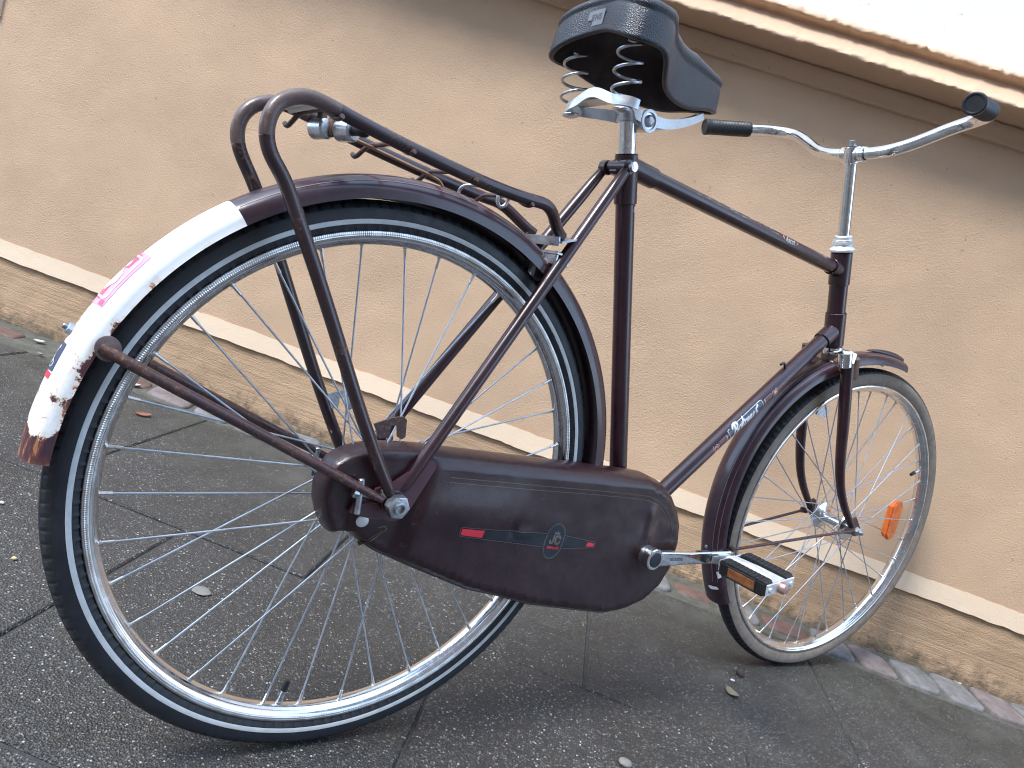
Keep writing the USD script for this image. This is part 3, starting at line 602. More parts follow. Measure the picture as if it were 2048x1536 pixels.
# seat stays and fork ends
for s in (-1, 1):
    top = np.array([.262, s * .0245, .499]); bot = np.array([.012, s * .0605, .014])
    d = unit(bot - top)
    pts = [top, top + d * .03, top + d * .06, bot - d * .05, bot - d * .012, bot]
    bput('seat_stay', cat(tube(pts, [.0065, .0080, .0086, .0086, .0080, .006], 18), cyl(top + (-.001, -s * .010, -.001), top + (-.001, s * .0035, -.001), .0105, 20)), mat_paint)
    c0, c1 = np.array([.44, s * .030, -.055]), np.array([.06 if s < 0 else .03, s * (.043 if s < 0 else .0585), -.006])
    bput('chain_stay', tube(seg(c0, c1), .0085, 14), mat_paint)
    pl = union_all([Polygon(hull2([(.006, -.001, .0240), (.041, .047, .0095)])), Polygon([(-.050, -.0165), (-.0465, -.006), (-.02, -.004), (.005, .0), (.005, -.02), (-.012, -.0235), (-.03, -.0215)]), Polygon([(-.024, .004), (-.0235, .014), (-.012, .019), (0, .019), (0, .004)])]).buffer(.0025).buffer(-.0025)
    pl = pl.difference(sbox(-.06, -.0045, -.004, .0045)).buffer(-.0008).buffer(.0008)
    bput('fork_end', plate(pl, (0, s * .0615 + (.0025 if s > 0 else .0025), 0), (1, 0, 0), (0, 0, 1), .005), mat_forkend if s < 0 else mat_oldchrome, smooth=False)
bput('stay_bolt', cat(cyl((.2625, -.038, .4985), (.2625, .036, .5005), .0045, 14), lathe([(0, .0065), (.001, .0072), (.003, .0072), (.0038, .006), (.0038, .0025), (.002, .0022), (.002, 0)], (.2625, -.0335, .4985), (0, -1, 0), 20), cyl((.2625, -.0275, .4985), (.2625, -.0335, .4985), .0068, 16)), mat_chrome)
# rear axle nut with its tube end, chain adjuster bits
bput('axle_nut', hexnut((0, -.0735, 0), (0, -1, 0), .0135, .0255), mat_nut)
bput('axle_end', lathe([(0, .0078), (.0045, .0078), (.0052, .0070), (.0052, .0050), (-.004, .0047)], (0, -.0865, 0), (0, -1, 0), 20), mat_nut)
bput('axle_end_hole', lathe([(0, .0048), (0, 0)], (0, -.0845, 0), (0, -1, 0), 16), mat_dark)
bput('axle_nut', hexnut((0, .0745, 0), (0, 1, 0), .0115, .019), mat_nut)
bput('chain_adjuster', cat(cyl((-.050, -.066, .009), (-.005, -.066, .002), .003, 12), hexnut((-.0475, -.0660, .0086), (-1, 0, .15), .006, .011), cyl((-.046, -.0655, .026), (-.0415, -.0655, -.017), .0038, 12), rbox((-.0135, -.0685, .0105), (.006, .003, .006), .0012)), mat_nut, smooth=35)
bput('chain_adjuster', cat(cyl((-.068, .0625, .009), (-.005, .0625, .002), .003, 12), rbox((-.052, .0625, .005), (.003, .004, .019), .001), cyl((-.062, .0625, .0075), (-.056, .0625, .0075), .0065, 14)), mat_oldchrome, smooth=35)

# ---- saddle pillar
sp0 = ST1 + SD * .049
bput('seat_post', tube([sp0, sp0 + SD * .048, sp0 + SD * .053, sp0 + SD * .075], [.0133, .0133, .0118, .0118], 28), mat_chrome)

# ---- saddle
saddle = group('saddle', 'black grained vinyl sprung saddle seen from below')
ctl = np.array([[0.1624, 0, 0.6461], [0.1527, 0.05, 0.6328], [0.1622, 0.0877, 0.6235], [0.2021, 0.0941, 0.6263], [0.2339, 0.0766, 0.6167], [0.2782, 0.0439, 0.6063], [0.3399, 0.0267, 0.6113], [0.386, 0.0187, 0.6271], [0.4233, 0, 0.6368]])
ctl[1, 2] = .6345
sp = CubicSpline(np.linspace(0, 1, 9), ctl, bc_type=((1, (0, .4, 0)), (1, (0, -.22, .0))))
def saddle_shell():
    N = 64; s = np.linspace(0, 1, N); o = sp(s)
    hgt = np.interp(s, [0, .125, .25, .375, .5, .625, .75, .875, 1], [.040, .042, .042, .042, .052, .062, .060, .046, .038])
    half = np.vstack([o, (o[::-1] * [1, -1, 1])[1:-1]]); hh = np.concatenate([hgt, hgt[::-1][1:-1]]); K = len(half)
    nxt, prv = np.roll(half, -1, 0), np.roll(half, 1, 0); t = nxt - prv; t[:, 2] = 0; t /= np.linalg.norm(t, axis=1, keepdims=True)
    outn = np.stack([-t[:, 1], t[:, 0], 0 * t[:, 0]], 1)
    if (outn[0] @ np.array([-1, 0, 0])) < 0: outn = -outn
    rings = []
    zt = lambda x: np.interp(x, [.15, .175, .20, .24, .28, .32, .37, .42], [.700, .710, .7165, .7125, .700, .692, .690, .686])
    xs = np.clip(half[:, 0], .205, .395)
    # (inset, fraction of skirt height)
    for ins, fr in ((.0045, .03), (.002, -.012), (-.0012, .0), (-.0030, .05), (-.0024, .12), (-.002, .25), (-.0015, .5), (0, .80), (.0008, .90), (.0018, .95), (.0020, 1.0), (.0002, 1.05), (-.0004, 1.12), (.0006, 1.20), (.0035, 1.28), (.0085, 1.345), (.0150, 1.38)):
        r = half - outn * ins; r[:, 2] = half[:, 2] + hh * fr; rings.append(r)
    crease = rings[-1]
    for q in (.18, .36, .54, .72, .86, 1.0):
        r = crease.copy(); sx_ = np.clip(half[:, 0], .205, .395)
        r[:, 0] = crease[:, 0] * (1 - q) + sx_ * q; r[:, 1] = crease[:, 1] * (1 - q)
        top = zt(r[:, 0]); r[:, 2] = crease[:, 2] + (np.maximum(top, crease[:, 2] + .001) - crease[:, 2]) * math.sin(q * PI / 2); rings.append(r)
    V = np.vstack(rings); n = len(rings); i, j = np.meshgrid(np.arange(n - 1), np.arange(K), indexing='ij'); k = (j + 1) % K
    F = np.stack([i * K + j, i * K + k, (i + 1) * K + k, (i + 1) * K + j], -1).reshape(-1, 4)
    # underside: offset copy of the upper rings
    U = []
    for ri in (0, 4, 6, 9, 13, 15, 17, 19, 21):
        r = rings[ri].copy(); r -= outn * (.0055 if 0 < ri <= 15 else 0); r[:, 2] -= 0 if ri < 9 else .008; U.append(r)
    U[0] = rings[0]
    UV = np.vstack(U); m = len(U); i, j = np.meshgrid(np.arange(m - 1), np.arange(K), indexing='ij'); k = (j + 1) % K
    UF = np.stack([i * K + k, i * K + j, (i + 1) * K + j, (i + 1) * K + k], -1).reshape(-1, 4)
    return (V, F), (UV, UF), rings
shell, under, srings = saddle_shell()
cov = bput('cover', shell, mat_saddle, saddle, smooth=True)
bput('underside', under, mat_under, saddle, smooth=True)
# the maker's label on the back flange: a point on the flange by outline position and height fraction
def flange(a, b, off=.0005):
    """a metres along the back edge from the centre towards the right, b height above the lower edge."""
    a, b = np.asarray(a, float), np.asarray(b, float); s = np.abs(a) / .40
    o = sp(s); d = sp(s, 1); nx = np.stack([-d[..., 1], d[..., 0]], -1); nx /= np.linalg.norm(nx, axis=-1, keepdims=True)
    sg = np.where(nx[..., 0] > 0, -1, 1)[..., None]; nx = nx * sg
    y = np.where(a > 0, -1, 1)
    p = np.stack([o[..., 0] + nx[..., 0] * (.002 + off), y * (o[..., 1] + nx[..., 1] * (.002 + off)), o[..., 2] + b], -1)
    return p
lab = sbox(-.014, .012, .013, .027).buffer(.003).difference(sbox(-.03, .005, -.008, .018))
lb = bput('maker_label', flat_decal(lab, lambda a, b: flange(a, b, .0006), .0025), mat_label, saddle, smooth=False)
tp = affinity.translate(text_poly('ENS', .0078, bold=False), -.0105, .0165)
bput('lettering', flat_decal(tp, lambda a, b: flange(a, b, .0011), .0012), mat_blackprint, saddle, smooth=False)
# springs
for s in (-1, 1):
    b, t = np.array([.197, s * .053, .5665]), np.array([.181, s * .056, .640])
    u = np.linspace(0, 1, 150); ang = u * 2 * PI * 3.3 + .9
    rad = np.interp(u, [0, .08, .3, .7, 1], [.0150, .0175, .0185, .0170, .0135]); A = unit(t - b); e1, e2, _ = frame_of(A)
    pts = b + (t - b) * u[:, None] + rad[:, None] * (np.cos(ang)[:, None] * e1 + np.sin(ang)[:, None] * e2)
    bput('spring', tube(pts, .00215, 10), mat_nut, saddle, smooth=True)
    bput('spring_button', lathe([(0, 0), (0, .006), (.002, .0118), (.0045, .0125), (.006, .0115), (.006, 0)], (.1985, s * .053, .5495), A, 24), mat_nut, saddle)
# cross bar that carries the springs
def ribbon(path, hgt, th, updir=(0, 0, 1)):
    p = np.asarray(path, float); t = np.gradient(p, axis=0); t /= np.linalg.norm(t, axis=1, keepdims=True)
    up = np.asarray(updir, float); n = np.cross(t, up); n /= np.linalg.norm(n, axis=1, keepdims=True); w = np.cross(n, t)
    h = np.broadcast_to(np.asarray(hgt, float), (len(p),))[:, None] / 2
    c = [p + n * th / 2 * a + w * h * b for a, b in ((-1, -1), (1, -1), (1, 1), (-1, 1))]
    V = np.stack(c, 1).reshape(-1, 3); F = []
    for i in range(len(p) - 1):
        for k in range(4):
            a, b = i * 4 + k, i * 4 + (k + 1) % 4; F.append((a, b, b + 4, a + 4))
    F += [(3, 2, 1, 0), tuple(4 * (len(p) - 1) + k for k in (0, 1, 2, 3))]
    return V, np.array(F)
ypath = [(.210, .066, .5625), (.196, .063, .5625), (.189, .052, .563), (.187, .030, .568), (.186, .015, .574), (.186, 0, .576), (.187, -.018, .572), (.190, -.036, .566), (.192, -.053, .5635), (.199, -.064, .563), (.212, -.067, .563)]
bput('cross_bar', ribbon(curve(ypath, 40), [.013] * 40, .0026), mat_clamp, saddle, smooth=35)
bput('cross_bar', rbox((.201, 0, .570), (.011, .052, .0015), .001), mat_nut, saddle, smooth=35, label='dark flat underside of the spring carrier')
for s in (-1, 1):
    side = [(.205, s * .062, .5635), (.222, s * .050, .566), (.250, s * .026, .570), (.285, s * .0175, .575), (.315, s * .016, .580), (.345, s * .012, .592), (.372, s * .008, .606), (.40, s * .004, .625)]
    bput('rail', ribbon(curve(side, 30), np.interp(np.arange(30), [0, 10, 18, 29], [.013, .017, .014, .010]), .0026), mat_clamp, saddle, smooth=35)
CB = sp0 + SD * .060
bput('clamp', cat(sleeve(CB - SD * .014, CB + SD * .014, .0162), tube(seg(CB - SD * .014, CB - SD * .0135), .0160, 24), cyl((.2795, -.021, .5705), (.2795, .021, .5705), .0150, 28, .002), rbox((.268, 0, .571), (.012, .016, .011), .003)), mat_oldchrome, saddle, smooth=40)
bput('clamp_bolt', lathe([(0, .0085), (.002, .0085), (.004, .0072), (.0055, .0045), (.006, 0)], (.2795, -.021, .5705), (0, -1, 0), 24), mat_nut, saddle)
bput('clamp_rim', lathe([(0, .0162), (.0025, .0162), (.003, .0150), (.003, .0118), (.001, .0112)], (.2795, -.0205, .5705), (0, -1, 0), 28), mat_clamp, saddle)

# ---- handlebar, stem, headset (steered)
hb = group('handlebar', 'chrome swept back handlebar with black ribbed grips')
half = np.array([(.0045, 0, .3745), (.006, .030, .3755), (.012, .078, .381), (.026, .112, .392), (.041, .150, .408), (.0485, .185, .4195), (.040, .212, .4255), (.014, .235, .4305), (-.012, .2455, .4325), (-.060, .262, .437), (-.106, .2765, .4415)])
hc = curve(half, 70)
bar = np.vstack([(hc[:56] * [1, -1, 1])[::-1], hc[1:56]])
bput('bar', tube(bar, .0110, 22), mat_chrome, hb, smooth=True, fn=ST)
for s in (-1, 1):
    a, b = half[8] * [1, s, 1], half[10] * [1, s, 1]; A = unit(b - a); L = np.linalg.norm(b - a) + .004
    prof = [(0, .0108), (0, .0148), (.001, .0152)]
    for k in range(26):
        h = .004 + (L - .014) * k / 26; prof += [(h, .0150), (h + (L - .014) / 52, .0157)]
    prof += [(L - .008, .0158), (L - .006, .0166), (L - .0015, .0164), (L, .0148), (L, .0128), (L - .001, .0120), (L - .001, 0)]
    bput('grip', lathe(prof, a, A, 40), mat_grip, hb, fn=ST)
stem = group('stem')
bput('quill', tube([(0, 0, .205), (0, 0, .36)], .0112, 28), mat_chrome, stem, smooth=40, fn=ST)
bput('stem_clamp', cat(lathe([(.357, .0112), (.359, .0135), (.384, .0137), (.388, .0125), (.389, 0)], (0, 0, 0), (0, 0, 1), 28), lathe([(-.021, .0108), (-.021, .0142), (-.019, .0146), (.012, .0148), (.014, .0142), (.0145, .0125), (.017, .0125), (.0175, .0138), (.021, .0138), (.0215, .0122), (.024, .0122), (.0245, .0132), (.027, .0132), (.028, .0112)], (.0045, 0, .3745), (0, -1, 0), 28)), mat_chrome, stem, fn=ST)
bput('stem_bolt', cat(lathe([(.389, .0085), (.391, .0085), (.391, .0062), (.394, .006), (.394, 0)], (0, 0, 0), (0, 0, 1), 20), hexnut((0, 0, .392), (0, 0, 1), .0085, .011)), mat_nut, stem, fn=ST)
hs = group('headset')
bput('lock_nut', cat(lathe([(.2145, .0130), (.2145, .0172), (.2155, .0178), (.217, .0170), (.217, .0165), (.2225, .0165), (.224, .0150), (.224, .0112)], (0, 0, 0), (0, 0, 1), 36), lathe([(.2075, .0155), (.2075, .0192), (.2135, .0192), (.2145, .0175), (.2145, .013)], (0, 0, 0), (0, 0, 1), 8)), mat_clamp, hs, fn=ST)
bput('upper_cup', lathe([(.1935, .0175), (.1935, .0225), (.1955, .0238), (.1985, .0235), (.203, .0180), (.206, .0172), (.2075, .0172), (.2075, .012)], (0, 0, 0), (0, 0, 1), 36), mat_clamp, hs, fn=ST)
bput('lower_cup', lathe([(-.012, .012), (-.012, .0205), (-.009, .0222), (-.005, .0222), (-.003, .0195), (.001, .0188), (.001, .012)], (0, 0, 0), (0, 0, 1), 36), mat_chrome, hs, fn=ST)

# ---- fork
fork = group('fork')
blade = np.array([(-.2195, .357), (-.2030, .312), (-.1820, .262), (-.1540, .197), (-.1275, .135), (-.0945, .080), (-.0530, .037), (-.0190, .0085)])
for s in (-1, 1):
    lat = np.array([.0480, .0495, .050, .050, .0505, .0515, .0525, .0535]) * s
    p3 = curve(np.stack([blade[:, 0], lat, blade[:, 1]], 1), 36)
    bput('blade', tube(p3, np.interp(np.linspace(0, 1, 36), [0, .3, 1], [.0122, .0120, .0072]), 20), mat_paint, fork, smooth=True, fn=FW)
    pl = union_all([Point(0, 0).buffer(.0125), Polygon([(-.030, .022), (-.016, .030), (.008, .010), (-.01, -.010)])]).buffer(.002).buffer(-.002)
    bput('dropout', plate(pl, (0, s * .0535 + .0025, 0), (1, 0, 0), (0, 0, 1), .005), mat_rust, fork, smooth=False, fn=FW)
    bput('axle_nut', cat(hexnut((0, s * .057, 0), (0, s, 0), .009, .016), lathe([(0, .0045), (.006, .0042), (.007, .003), (.007, 0)], (0, s * .066, 0), (0, s, 0), 12), cyl((0, s * .0555, 0), (0, s * .0572, 0), .0095, 16)), mat_nut, fork, fn=FW)
cr = [(-.013, y, c) for y in (0,) for c in (0,)]
bput('crown', cat(rbox((.000, 0, -.032), (.016, .047, .015), .006), cyl((0, -.047, -.012), (0, -.047, -.056), .0140, 20, .002), cyl((0, .047, -.012), (0, .047, -.056), .0140, 20, .002), cyl((0, 0, -.012), (0, 0, -.05), .0205, 24)), mat_rustmetal, fork, fn=ST)
bput('crown_bolt', cat(lathe([(0, .0075), (.002, .0075), (.004, .0055), (.0045, 0)], (-.016, -.012, -.030), (-1, 0, 0), 16)), mat_nut, fork, fn=ST)
bput('lamp_bracket', cat(lathe([(0, .0095), (0, .0135), (.001, .0140), (.027, .0140), (.028, .0135), (.028, .0125)], (-.2340, -.0500, .3560), (.40, 0, -.92), 24), rbox((-.2215, -.0500, .3500), (.010, .0115, .012), .002), lathe([(0, 0), (0, .005), (.0015, .005), (.002, .0035), (.002, 0)], (-.211, -.056, .338), (.75, -.6, .2), 14)), mat_chrome, fork, fn=FW)
bput('dynamo_tab', cat(plate(Polygon([(-.016, -.013), (.012, -.016), (.020, -.004), (.018, .012), (-.012, .014)]), (-.122, .036, .232), (1, 0, 0), (0, 0, 1), .003), rbox((-.137, .043, .232), (.008, .008, .011), .002)), mat_nut, fork, smooth=False, fn=FW)

# ---- mudguards
HW = .029
def guard_surface(lip, crest, fn=None, off=0.0):
    """Maps (angle, v in -1..1) to points on the outside of a mudguard."""
    def g(th, v):
        th, v = np.asarray(th, float), np.asarray(v, float); s = np.sin(v * PI / 2); c = np.cos(v * PI / 2)
        L, Cr = lip(th), crest(th); r = L + (Cr - L) * np.clip(c, 0, 1) ** .72
        nr, ny = np.clip(c, 0, 1) ** .6, s
        ln = np.sqrt(nr ** 2 + ny ** 2) + 1e-9
        r = r + off * nr / ln; y = HW * s + off * ny / ln
        p = np.stack([r * np.cos(th), y, r * np.sin(th)], -1)
        return p if fn is None else fn(p)
    return g
def guard_mesh(lip, crest, t0, t1, n, m=21, uv_from=None):
    th = np.linspace(t0, t1, n); v = np.linspace(-1, 1, m); T, Vv = np.meshgrid(th, v, indexing='ij')
    o = guard_surface(lip, crest)(T, Vv); i_ = guard_surface(lip, crest, off=-.0011)(T, Vv)
    def grid(a, flip):
        i, j = np.meshgrid(np.arange(n - 1), np.arange(m - 1), indexing='ij'); k = i * m + j
        q = np.stack([k, k + m, k + m + 1, k + 1], -1).reshape(-1, 4); return q[:, ::-1] if flip else q
    V = np.vstack([o.reshape(-1, 3), i_.reshape(-1, 3)]); N = n * m
    F = [grid(o, False), grid(i_, True) + N]
    for j, fl in ((0, True), (m - 1, False)):
        a = np.arange(n - 1) * m + j; q = np.stack([a, a + m, a + m + N, a + N], 1); F.append(q[:, ::-1] if not fl else q)
    for i, fl in ((0, False), (n - 1, True)):
        a = i * m + np.arange(m - 1); q = np.stack([a, a + 1, a + 1 + N, a + N], 1); F.append(q[:, ::-1] if not fl else q)
    uv = None
    if uv_from is not None:
        u = np.stack([np.abs(T - uv_from) * .37, Vv], -1).reshape(-1, 2); uv = np.vstack([u, u])
    return (V, np.vstack(F)), uv
D = math.radians
rlip = lambda t: .3550 + .005 * np.cos(t)
rcre = lambda t: .3835 + .009 * np.cos(t)
rm = group('rear_mudguard', 'rear mudguard, maroon in front and chipped white at the tail')
W0 = 129.4
m_, _ = guard_mesh(rlip, rcre, D(-24), D(W0), 150); bput('maroon_section', m_, mat_guard, rm, smooth=35)
m_, uv_ = guard_mesh(rlip, rcre, D(W0), D(179.6), 70, uv_from=D(179.6))
# torn, uneven tail edge
bput('white_section', m_, mat_whiteguard, rm, smooth=True, uv=uv_, label='white painted tail section, rusting and chipped at the lower end')
gs = guard_surface(rlip, rcre, off=.0004)
def strip(g, t0, t1, v, w, n=120):
    th = np.linspace(t0, t1, n); a, b = g(th, np.full(n, v - w)), g(th, np.full(n, v + w))
    V = np.stack([a, b], 1).reshape(-1, 3); i = np.arange(n - 1) * 2
    return V, np.stack([i, i + 2, i + 3, i + 1], 1)
bput('pinstripe', strip(gs, D(-20), D(W0 - .4), -.56, .011), mat_line, rm, smooth=True)
bput('pinstripe', strip(gs, D(-20), D(W0 - .4), .56, .011), mat_line, rm, smooth=True)
# stickers on the white tail. a = metres along the crest (towards the tail), b = across as v
def on_tail(off):
    g = guard_surface(rlip, rcre, off=off); return lambda a, b: g(D(144.2) + a / .375, b)
stk = [(0, .068, -.50, .35)]
st1 = Polygon([(0, -.48), (.067, -.50), (.070, .30), (.002, .32)])
bput('pink_sticker', flat_decal(affinity.scale(st1, 1, 1), on_tail(.0005), .006), mat_mauve, rm, smooth=False)
inner = [Polygon([(.004, -.20), (.022, -.20), (.025, .25), (.004, .25)]), Polygon([(.046, -.18), (.062, -.20), (.062, .25), (.05, .25)]), Polygon([(.060, -.44), (.066, -.46), (.0665, -.30), (.061, -.28)])]
bput('sticker_print', flat_decal(union_all(inner), on_tail(.0008), .004), mat_magenta, rm, smooth=False)
fr = LineString([(.007, .25), (.007, -.30), (.010, -.36), (.056, -.39), (.059, -.34), (.059, .25)])
def wide(l, wa, wb):     # a line of different width along a and b
    return affinity.scale(affinity.scale(l, 1 / wa, 1 / wb, origin=(0, 0)).buffer(1, cap_style=2), wa, wb, origin=(0, 0))
whites = union_all([wide(fr, .0011, .014), Polygon([(.022, .12), (.030, -.22), (.040, -.26), (.052, -.05), (.050, .20), (.040, .28), (.030, .22)]), affinity.scale(Point(.018, .0).buffer(1), .004, .09)])
bput('sticker_print', flat_decal(whites, on_tail(.0011), .0035), mat_white, rm, smooth=False, label='white line print on the pink sticker')
on2 = lambda off: (lambda a, b: guard_surface(rlip, rcre, off=off)(D(161.6) + a / .375, b))
bput('cyclist_sticker', flat_decal(Polygon([(0, -.26), (.029, -.30), (.030, .32), (0, .32)]), on2(.0005), .005), mat_navy, rm, smooth=False)
bput('sticker_print', flat_decal(Polygon([(.0305, -.30), (.037, -.28), (.037, .30), (.0305, .32)]), on2(.0005), .005), mat_red, rm, smooth=False, label='red band below the cyclist sticker')
ring = lambda x, y, r: affinity.scale(Point(0, 0).buffer(r).difference(Point(0, 0).buffer(r - .0009)), 1, 30, origin=(0, 0))
cyc = union_all([affinity.translate(ring(0, 0, .0042), .0225, -.04), affinity.translate(ring(0, 0, .0042), .0225, .20), wide(LineString([(.0225, -.04), (.015, .05), (.0225, .2)]), .0006, .018), wide(LineString([(.008, .02), (.013, .12), (.017, .02)]), .0009, .025), affinity.scale(Point(.0055, -.02).buffer(1), .002, .05)])
bput('sticker_print', flat_decal(cyc, on2(.0008), .002), mat_white, rm, smooth=False, label='white outline of a cyclist on the navy sticker')
gt = guard_surface(rlip, rcre)
pb = gt(D(159.6), .05); nb = unit(gt(D(159.6), .05) - np.array([0, 0, 0])); 
bput('tail_bolt', cat(hexnut(pb - nb * .001, nb, .0062, .0115), cyl(pb + nb * .004, pb + nb * .009, .003, 12)), mat_nut, rm)

flt = lambda t: np.interp(np.degrees(t), [80, 95, 105, 115, 125, 135, 145, 155, 165, 175, 185, 195, 205, 216], [.3585, .3630, .3665, .3695, .3765, .3820, .3860, .3870, .3850, .3800, .3715, .3630, .3550, .3470])
fcr = lambda t: flt(t) + np.interp(np.degrees(t), [80, 100, 130, 216], [.0225, .0235, .0225, .0235])
fm = group('front_mudguard', 'maroon front mudguard with chipped paint at its lower end')
tt_ = np.linspace(80, 216, 400); 
from numpy import polyfit, polyval
pl_ = polyfit(tt_, flt(np.radians(tt_)), 7); flip_ = lambda t: polyval(pl_, np.degrees(t))
fcr_ = lambda t: flip_(t) + .0228
m_, _ = guard_mesh(flip_, fcr_, D(86), D(213), 130); fsheet = bput('guard_sheet', m_, mat_guard, fm, smooth=35, fn=FW)
gf = guard_surface(flip_, fcr_, FW, off=.0004)
for v in (-.56, .56, -.30):
    bput('pinstripe', strip(gf, D(113), D(204), v, .010), mat_line, fm, smooth=True)
bput('pinstripe', strip(gf, D(90), D(108), -.5, .010), mat_line, fm, smooth=True)
# the small crest ornament at the front end
th = np.linspace(104, 84.6, 20); gcr = guard_surface(flip_, fcr_, FW, off=.003)
bput('crest_ornament', tube(gcr(np.radians(th), np.zeros(20)), np.interp(np.linspace(0, 1, 20), [0, .3, .8, 1], [.001, .0045, .0072, .006]), 14), mat_guard, fm, smooth=True)
e0, e1 = gcr(D(84.6), 0.0), gcr(D(83.9), 0.0)
bput('ornament_tip', tube([e0, e1], [.0058, .004], 14), mat_chrome, fm)
chips = [(206.5, -.28, [(-.0035, -.004), (.0, -.006), (.004, .003), (.001, .006), (-.002, .003)]), (201.0, -.62, [(-.006, -.0022), (.004, -.0032), (.006, .0006), (-.004, .0022)]), (196.5, -.66, [(-.005, -.002), (.0, -.003), (.004, .0005), (-.002, .002)])]
for a, v, pts in chips:
    bput('paint_chip', flat_decal(Polygon(pts), lambda p, q, a=a, v=v: gf(D(a) + p * 1.5 / .37, v + q * 1.5 / .03), .002), mat_white, fm, smooth=False, label='patch of white primer showing through')
q0 = guard_surface(flip_, fcr_, FW)(D(193), .02); qn = unit(q0 - FW(np.zeros(3)))
bput('guard_screw', lathe([(-.001, 0), (-.001, .0045), (.0012, .0042), (.002, .003), (.002, 0)], q0, qn, 14), mat_nut, fm)

# mudguard stays
for s in (-1, 1):
    a = np.array([-.329, s * .0345, .124]); b = np.array([-.0165, s * .0715, .004])
    p = [a, a + (b - a) * .03 + (0, s * .0035, 0), a + (b - a) * .10 + (0, s * .005, 0), a + (b - a) * .5, a + (b - a) * .95, b]
    bput('mudguard_stay', cat(tube(curve(p, 26), np.interp(np.linspace(0, 1, 26), [0, .1, .8, 1], [.0056, .0060, .0060, .0046]), 16)), mat_rust)
    tabp = affinity.rotate(affinity.scale(Point(.0035, 0).buffer(1, 24), .0115, .0125), 20)
    bput('stay_tab', plate(tabp, (-.3265, s * .0312, .1235), (1, 0, .0), (0, 0, 1), .0022), mat_tab, smooth=False)
    bput('front_stay', cat(tube([(-.343, s * .0310, -.0745), (-.334, s * .0345, -.0722), (-.05, s * .0570, -.006), (-.018, s * .0580, .0)], [.003, .0030, .0030, .0030], 12), cyl((-.343, s * .026, -.0745), (-.343, s * .036, -.0745), .0048, 14), rbox((-.032, s * .0580, -.002), (.014, .0017, .0065), .001)), mat_rust, smooth=40, fn=FW)

# ---- luggage carrier
lc = group('luggage_carrier', 'tubular rear luggage carrier with scuffed rusty bends')
rail = np.array([(-.003, -.0715, .006), (-.089, -.0665, .1365), (-.155, -.0615, .2455), (-.192, -.058, .3040), (-.2095, -.0565, .3290), (-.2245, -.056, .3490), (-.2322, -.056, .3660), (-.2325, -.056, .3840), (-.2260, -.056, .3985), (-.2135, -.056, .4095), (-.1990, -.056, .4155), (-.182, -.056, .4165), (-.142, -.056, .4130), (-.09, -.056, .4080), (-.03, -.056, .4040), (.05, -.056, .4010), (.100, -.0555, .4005), (.118, -.054, .400), (.135, -.049, .394), (.148, -.042, .386), (.160, -.036, .379), (.173, -.031, .3735)])
for s in (1, -1):
    rl = rail * [1, s, 1]
    if s > 0: rl[5:17, 2] -= np.interp(rl[5:17, 0], [-.23, -.165, .05, .12], [.003, .0065, .004, .0]); rl[8:16, 1] += .002
    P = curve(rl, 160)
    k0 = int(np.argmax(P[:, 2] > .358)); k1 = int(np.argmax((P[:, 0] > -.168) & (P[:, 2] > .39)))
    lo = bput('rail', tube(P[:k0 + 1], np.interp(np.arange(k0 + 1), [0, 2, 5, 51], [.0035, .0072, .0077, .0077]), 18), mat_rack, lc, smooth=True)
    bput('rail_bend', tube(P[k0:k1 + 1], .0078, 18), mat_rackrust, lc, smooth=True, label='bent rear part of the carrier tube, paint rubbed off')
    bput('rail', tube(P[k1:], .0077, 18), mat_rack, lc, smooth=True)
    eye = cat(cyl((-.001, s * .0665, .002), (-.001, s * .0712, .002), .0145, 24))
    bput('rail_foot', eye, mat_rack, lc)
    hk = Polygon([(0, .008), (.010, -.007), (.021, -.005), (.0205, .010), (.029, .0105), (.033, -.003), (.0385, -.005), (.042, -.002), (.0385, .018), (.034, .021), (.022, .0185), (.010, .013)]).buffer(.0015).buffer(-.0008)
    bput('pump_hook', plate(hk, (-.048 if s < 0 else -.060, s * .0655, .0845), (1, 0, .0), (0, 0, 1), .0028), mat_rust if s < 0 else mat_oldchrome, lc, smooth=False)
for k, x0 in enumerate((-.166, -.080, .005, .091)):
    w = [(x0, -.064, .3955), (x0 - .001, -.056, .3932), (x0 - .003, -.045, .3955), (x0 - .006, -.028, .4015), (x0 - .010, .010, .4020), (x0 - .013, .034, .4000), (x0 - .015, .047, .3925), (x0 - .016, .058, .3875), (x0 - .017, .067, .3905)]
    dz = [.0085, .003, .000, -.0025][k]; w = [(a, b, c + dz) for a, b, c in w]
    bput('cross_wire', tube(curve(w, 36), .0029, 10), mat_rust, lc, smooth=True)
# long sprung wires of the clip
lw = fillet([(-.150, .012, .4030), (-.02, .022, .3965), (.006, .024, .3940), (.017, .024, .3800), (.0185, .024, .3760)], .008)
bput('clip_wire', tube(lw, .0020, 10), simple('coppery_wire', (0.38, 0.22, 0.14), 0.38, 1.0, vary=0.2), lc, smooth=True)
uw = fillet([(.034, .024, .3815), (.0345, .022, .3955), (.039, .014, .4000), (.058, -.022, .4030), (.0600, -.028, .4005), (.0610, -.030, .3850), (.066, -.032, .3800), (.072, -.034, .3850), (.0735, -.036, .4030)], .006)
bput('clip_wire', tube(uw, .0023, 10), mat_oldchrome, lc, smooth=True)
